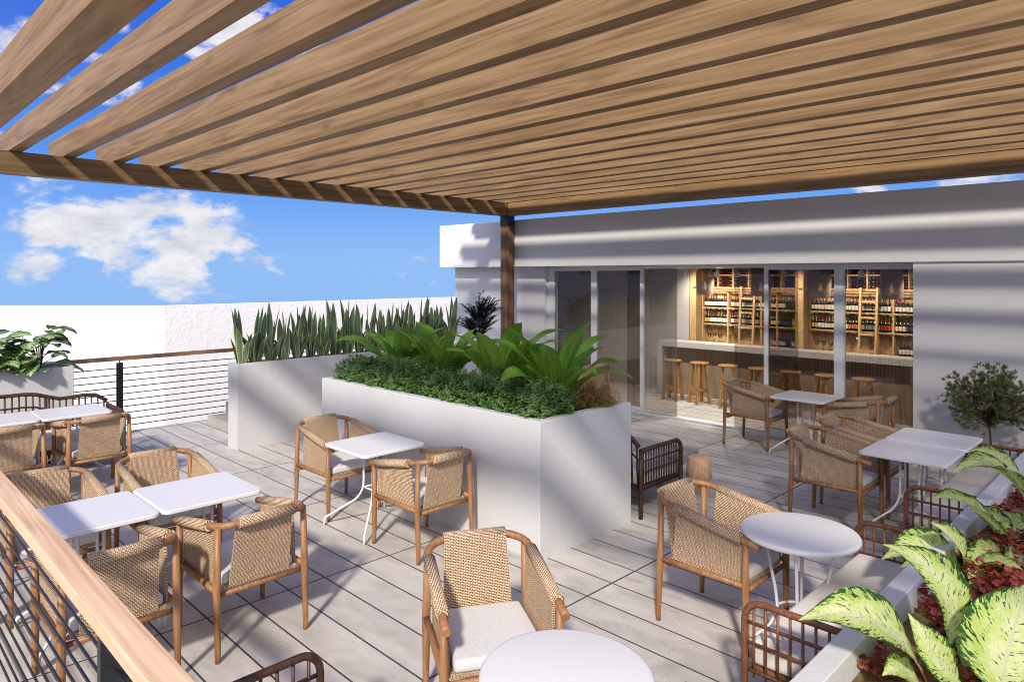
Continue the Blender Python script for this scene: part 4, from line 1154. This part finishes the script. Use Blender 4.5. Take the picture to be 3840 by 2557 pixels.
# round-headed little tree by the right wall
tr = thing('ball_tree', (-1.66, 9.12, 0), 'small round-headed tree with a thin stem in front of the right wall', 'tree')
g = G(); g.lathe([(0, 0), (.11, 0), (.14, .26), (.15, .28), (.135, .28), (.13, .25), (0, .25)], n=28); g.build('pot', 'terracotta', tr)
g = G(); r = random.Random(21); g.tube([(0, 0, .24), (.008, .004, .45), (-.004, .0, .66), (.006, 0, .80)], [.013, .011, .010, .009], 8, (1, 0, 0))
tips = []
for i in range(150):
    a = r.uniform(0, 2 * PI); el = r.uniform(-.75, 1.35); R_ = r.uniform(.24, .43) * (1 + .16 * math.sin(3 * a + 1))
    tip = Vector((R_ * math.cos(el) * math.cos(a) * 1.08, R_ * math.cos(el) * math.sin(a) * .9, .93 + R_ * math.sin(el) * .95)); b = Vector((0, 0, r.uniform(.66, .84)))
    mid = b.lerp(tip, .5) + Vector((r.uniform(-.03, .03), r.uniform(-.03, .03), .02)); g.tube([b, mid, tip], [.0042, .0028, .0014], 4, (.3, .2, 1), cap=False); tips += [tip, mid.lerp(tip, .55), mid.lerp(tip, .2) + Vector((r.uniform(-.04, .04), r.uniform(-.04, .04), r.uniform(-.03, .04)))]
    for k in range(2):
        t2 = tip + Vector((r.uniform(-.09, .09), r.uniform(-.09, .09), r.uniform(-.07, .08))); g.tube([mid.lerp(tip, .6), t2], [.002, .001], 3, (.3, .2, 1), cap=False); tips.append(t2)
g.build('trunk', 'stem_brown', tr)
g = G()
for p in tips:
    ax = (p - Vector((0, 0, .78))).normalized() + Vector((r.uniform(-.5, .5), r.uniform(-.5, .5), r.uniform(-.2, .5))); ax.normalize()
    for k in range(18):
        d = (ax * .75 + Vector((r.uniform(-1, 1), r.uniform(-1, 1), r.uniform(-1, 1))) * .62).normalized(); L = r.uniform(.035, .065)
        w = d.cross(Vector((r.uniform(-1, 1), r.uniform(-1, 1), r.uniform(-1, 1)))).normalized() * .0042
        q = [g.v(p), g.v(p + d * L * .55 + w), g.v(p + d * L), g.v(p + d * L * .55 - w)]; g.face(q, ((.5, 0), (0, .5), (.5, 1), (1, .5)))
g.build('crown', 'tree_leaf', tr, flat=False)

# variegated bushes by the far railing
def calathea(seed, h, n):
    r = random.Random(seed); g = G()
    for i in range(n):
        a = -.2 + r.gauss(0, 1.25); z = h * (.06 + .94 * (i / n) ** .9) * r.uniform(.85, 1.1); rr = r.uniform(.10, .30) * (1.1 - .45 * i / n)
        p = Vector((rr * math.cos(a), rr * math.sin(a), z)); g.mi = 1
        g.tube([(.03 * math.cos(a), .03 * math.sin(a), 0), (rr * .45 * math.cos(a), rr * .45 * math.sin(a), z * .75), p], [.006, .005, .0035], 5, (.2, .1, 1), cap=False); g.mi = 0
        g.leaf(p, a + r.uniform(-.35, .35), r.uniform(1.25, 1.95), r.uniform(.25, .32), r.uniform(.19, .25), r.uniform(.5, 1.15), PROF_OVATE, 9, .22, r.uniform(-.35, .35), r.uniform(-.2, .2), .06, 3)
    return g
for x, y, sd, h, n, lb in ((-10.86, 2.02, 3, .58, 40, 'variegated leafy bush at the right end of the far planter, before the white wall'), (-10.88, 1.50, 7, .52, 38, 'variegated leafy bush cut by the left picture edge'), (-10.9, .9, 9, .5, 22, 'variegated leafy bush mostly outside the left picture edge')):
    obj('variegated_bush', calathea(sd, h, n), ['calathea_leaf', 'stem_green'], (x, y, 1.06), lb, 'plant', 'variegated bushes in the far planter')

# large variegated leaves close to the camera
DL = [
    ('A', (-0.816, 5.265, 0.651), (-1.012, 4.928, 1.035), (-1.107, 4.55, 1.059), 0.24),
    ('A', (-0.816, 5.265, 0.651), (-0.936, 4.721, 0.793), (-0.911, 4.533, 0.551), 0.19),
    ('A', (-0.792, 5.289, 0.634), (-0.813, 5.338, 0.801), (-0.937, 5.427, 0.815), 0.22),
    ('A', (-0.786, 5.436, 0.852), (-0.869, 5.212, 1.306), (-1.053, 4.745, 1.182), 0.24),
    ('A', (-0.822, 5.683, 0.928), (-0.955, 5.55, 1.197), (-1.101, 5.404, 1.179), 0.17),
    ('A', (-0.751, 5.331, 0.769), (-0.643, 5.014, 1.176), (-0.663, 4.711, 1.353), 0.26),
    ('A', (-0.834, 5.247, 0.626), (-0.938, 5.284, 0.869), (-1.074, 5.29, 0.815), 0.17),
    ('A', (-0.792, 5.289, 0.643), (-0.759, 4.898, 0.684), (-0.784, 4.59, 0.67), 0.17),
    ('A', (-0.798, 5.424, 0.904), (-0.803, 5.137, 1.117), (-0.903, 4.896, 1.21), 0.16),
    ('B', (-0.992, 4.735, 0.62), (-0.957, 4.629, 0.836), (-1.088, 4.428, 0.955), 0.17),
    ('B', (-0.992, 4.735, 0.607), (-1.135, 4.664, 0.842), (-1.317, 4.34, 0.704), 0.25),
    ('B', (-0.992, 4.735, 0.615), (-0.832, 4.684, 0.763), (-0.682, 4.551, 0.772), 0.18),
    ('B', (-1.009, 4.719, 0.611), (-1.126, 4.46, 0.743), (-1.208, 4.307, 0.702), 0.15),
    ('C', (-0.789, 3.454, 0.682), (-0.671, 3.36, 1.135), (-0.999, 3.314, 1.162), 0.23),
    ('C', (-0.575, 3.314, 0.646), (-0.55, 3.297, 0.893), (-0.527, 3.645, 1.035), 0.40),
    ('C', (-0.815, 3.287, 0.621), (-0.874, 2.944, 1.13), (-1.158, 2.802, 0.953), 0.26),
    ('C', (-0.698, 3.332, 0.651), (-0.775, 3.185, 0.806), (-0.875, 3.227, 0.932), 0.16),
    ('C', (-0.812, 3.218, 0.612), (-0.845, 3.045, 0.834), (-0.886, 2.933, 0.786), 0.14),
    ('C', (-0.564, 3.326, 0.673), (-0.418, 3.259, 0.815), (-0.347, 3.189, 0.767), 0.24),
    ('C', (-0.735, 3.437, 0.654), (-0.689, 3.553, 0.766), (-0.747, 3.637, 0.883), 0.16),
]
for key, base, lb in (('A', (-.82, 5.30, .62), 'large variegated plant farthest along the low planter, at the right picture edge'), ('B', (-1.0, 4.74, .62), 'smaller variegated plant with pointed leaves between the two large ones'), ('C', (-.68, 3.35, .62), 'large pale variegated plant in the bottom right corner')):
    t = thing('variegated_plant', base, lb, 'plant', 'large-leaved variegated plants in the low planter'); bv = Vector(base)
    for nm, a, b, c, w in DL:
        if nm != key: continue
        a, b, c = [Vector(q) - bv for q in (a, b, c)]
        g = G(); mid = (a + c) / 2; n_ = (b - mid); n_ = Vector((n_.x * .25, n_.y * .25, abs(n_.z) + .12)) + Vector((.12, -.12, 0))
        g.bez(a, b, c, w, PROF_DIEFF, n_, 22, .30, rnd.uniform(-.25, .25), .035, 5); g.build('leaf', 'dieffenbachia_leaf', t, flat=False)
        st_ = Vector((a.x * .4, a.y * .4, -.01))
        g = G(); g.tube([st_, st_.lerp(a, .5) + Vector((0, 0, .02)), a + (b - a) * .04], [.014, .012, .008], 8, (.3, .2, .2)); g.build('stalk', 'stem_green', t)

# red ground cover, uncountable
g = G(); r = random.Random(77)
def cl(x, y): return .5 + .5 * math.sin(x * 9 + 2 * math.sin(y * 3.1)) * math.sin(y * 4.3 + 1.2)
for i in range(2600):
    x = r.uniform(-1.03, -.25); y = r.uniform(2.4, 6.6)
    if cl(x, y) < r.uniform(.30, .75): continue
    z = .62 + r.uniform(.02, .11) * (.5 + cl(x, y)); g.mi = 0
    for k in range(7):
        small_leaf(g, Vector((x, y, z - .008 * k)), Vector((r.uniform(-.8, .8), r.uniform(-.8, .8), 1)), r.uniform(.028, .045), r.uniform(.022, .034), k * 2.4 + r.uniform(-.3, .3))
o = obj('red_ground_cover', g, 'red_leaf', (0, 0, 0), 'dark red small-leaved ground cover in the low planter', 'ground cover'); o['kind'] = 'stuff'
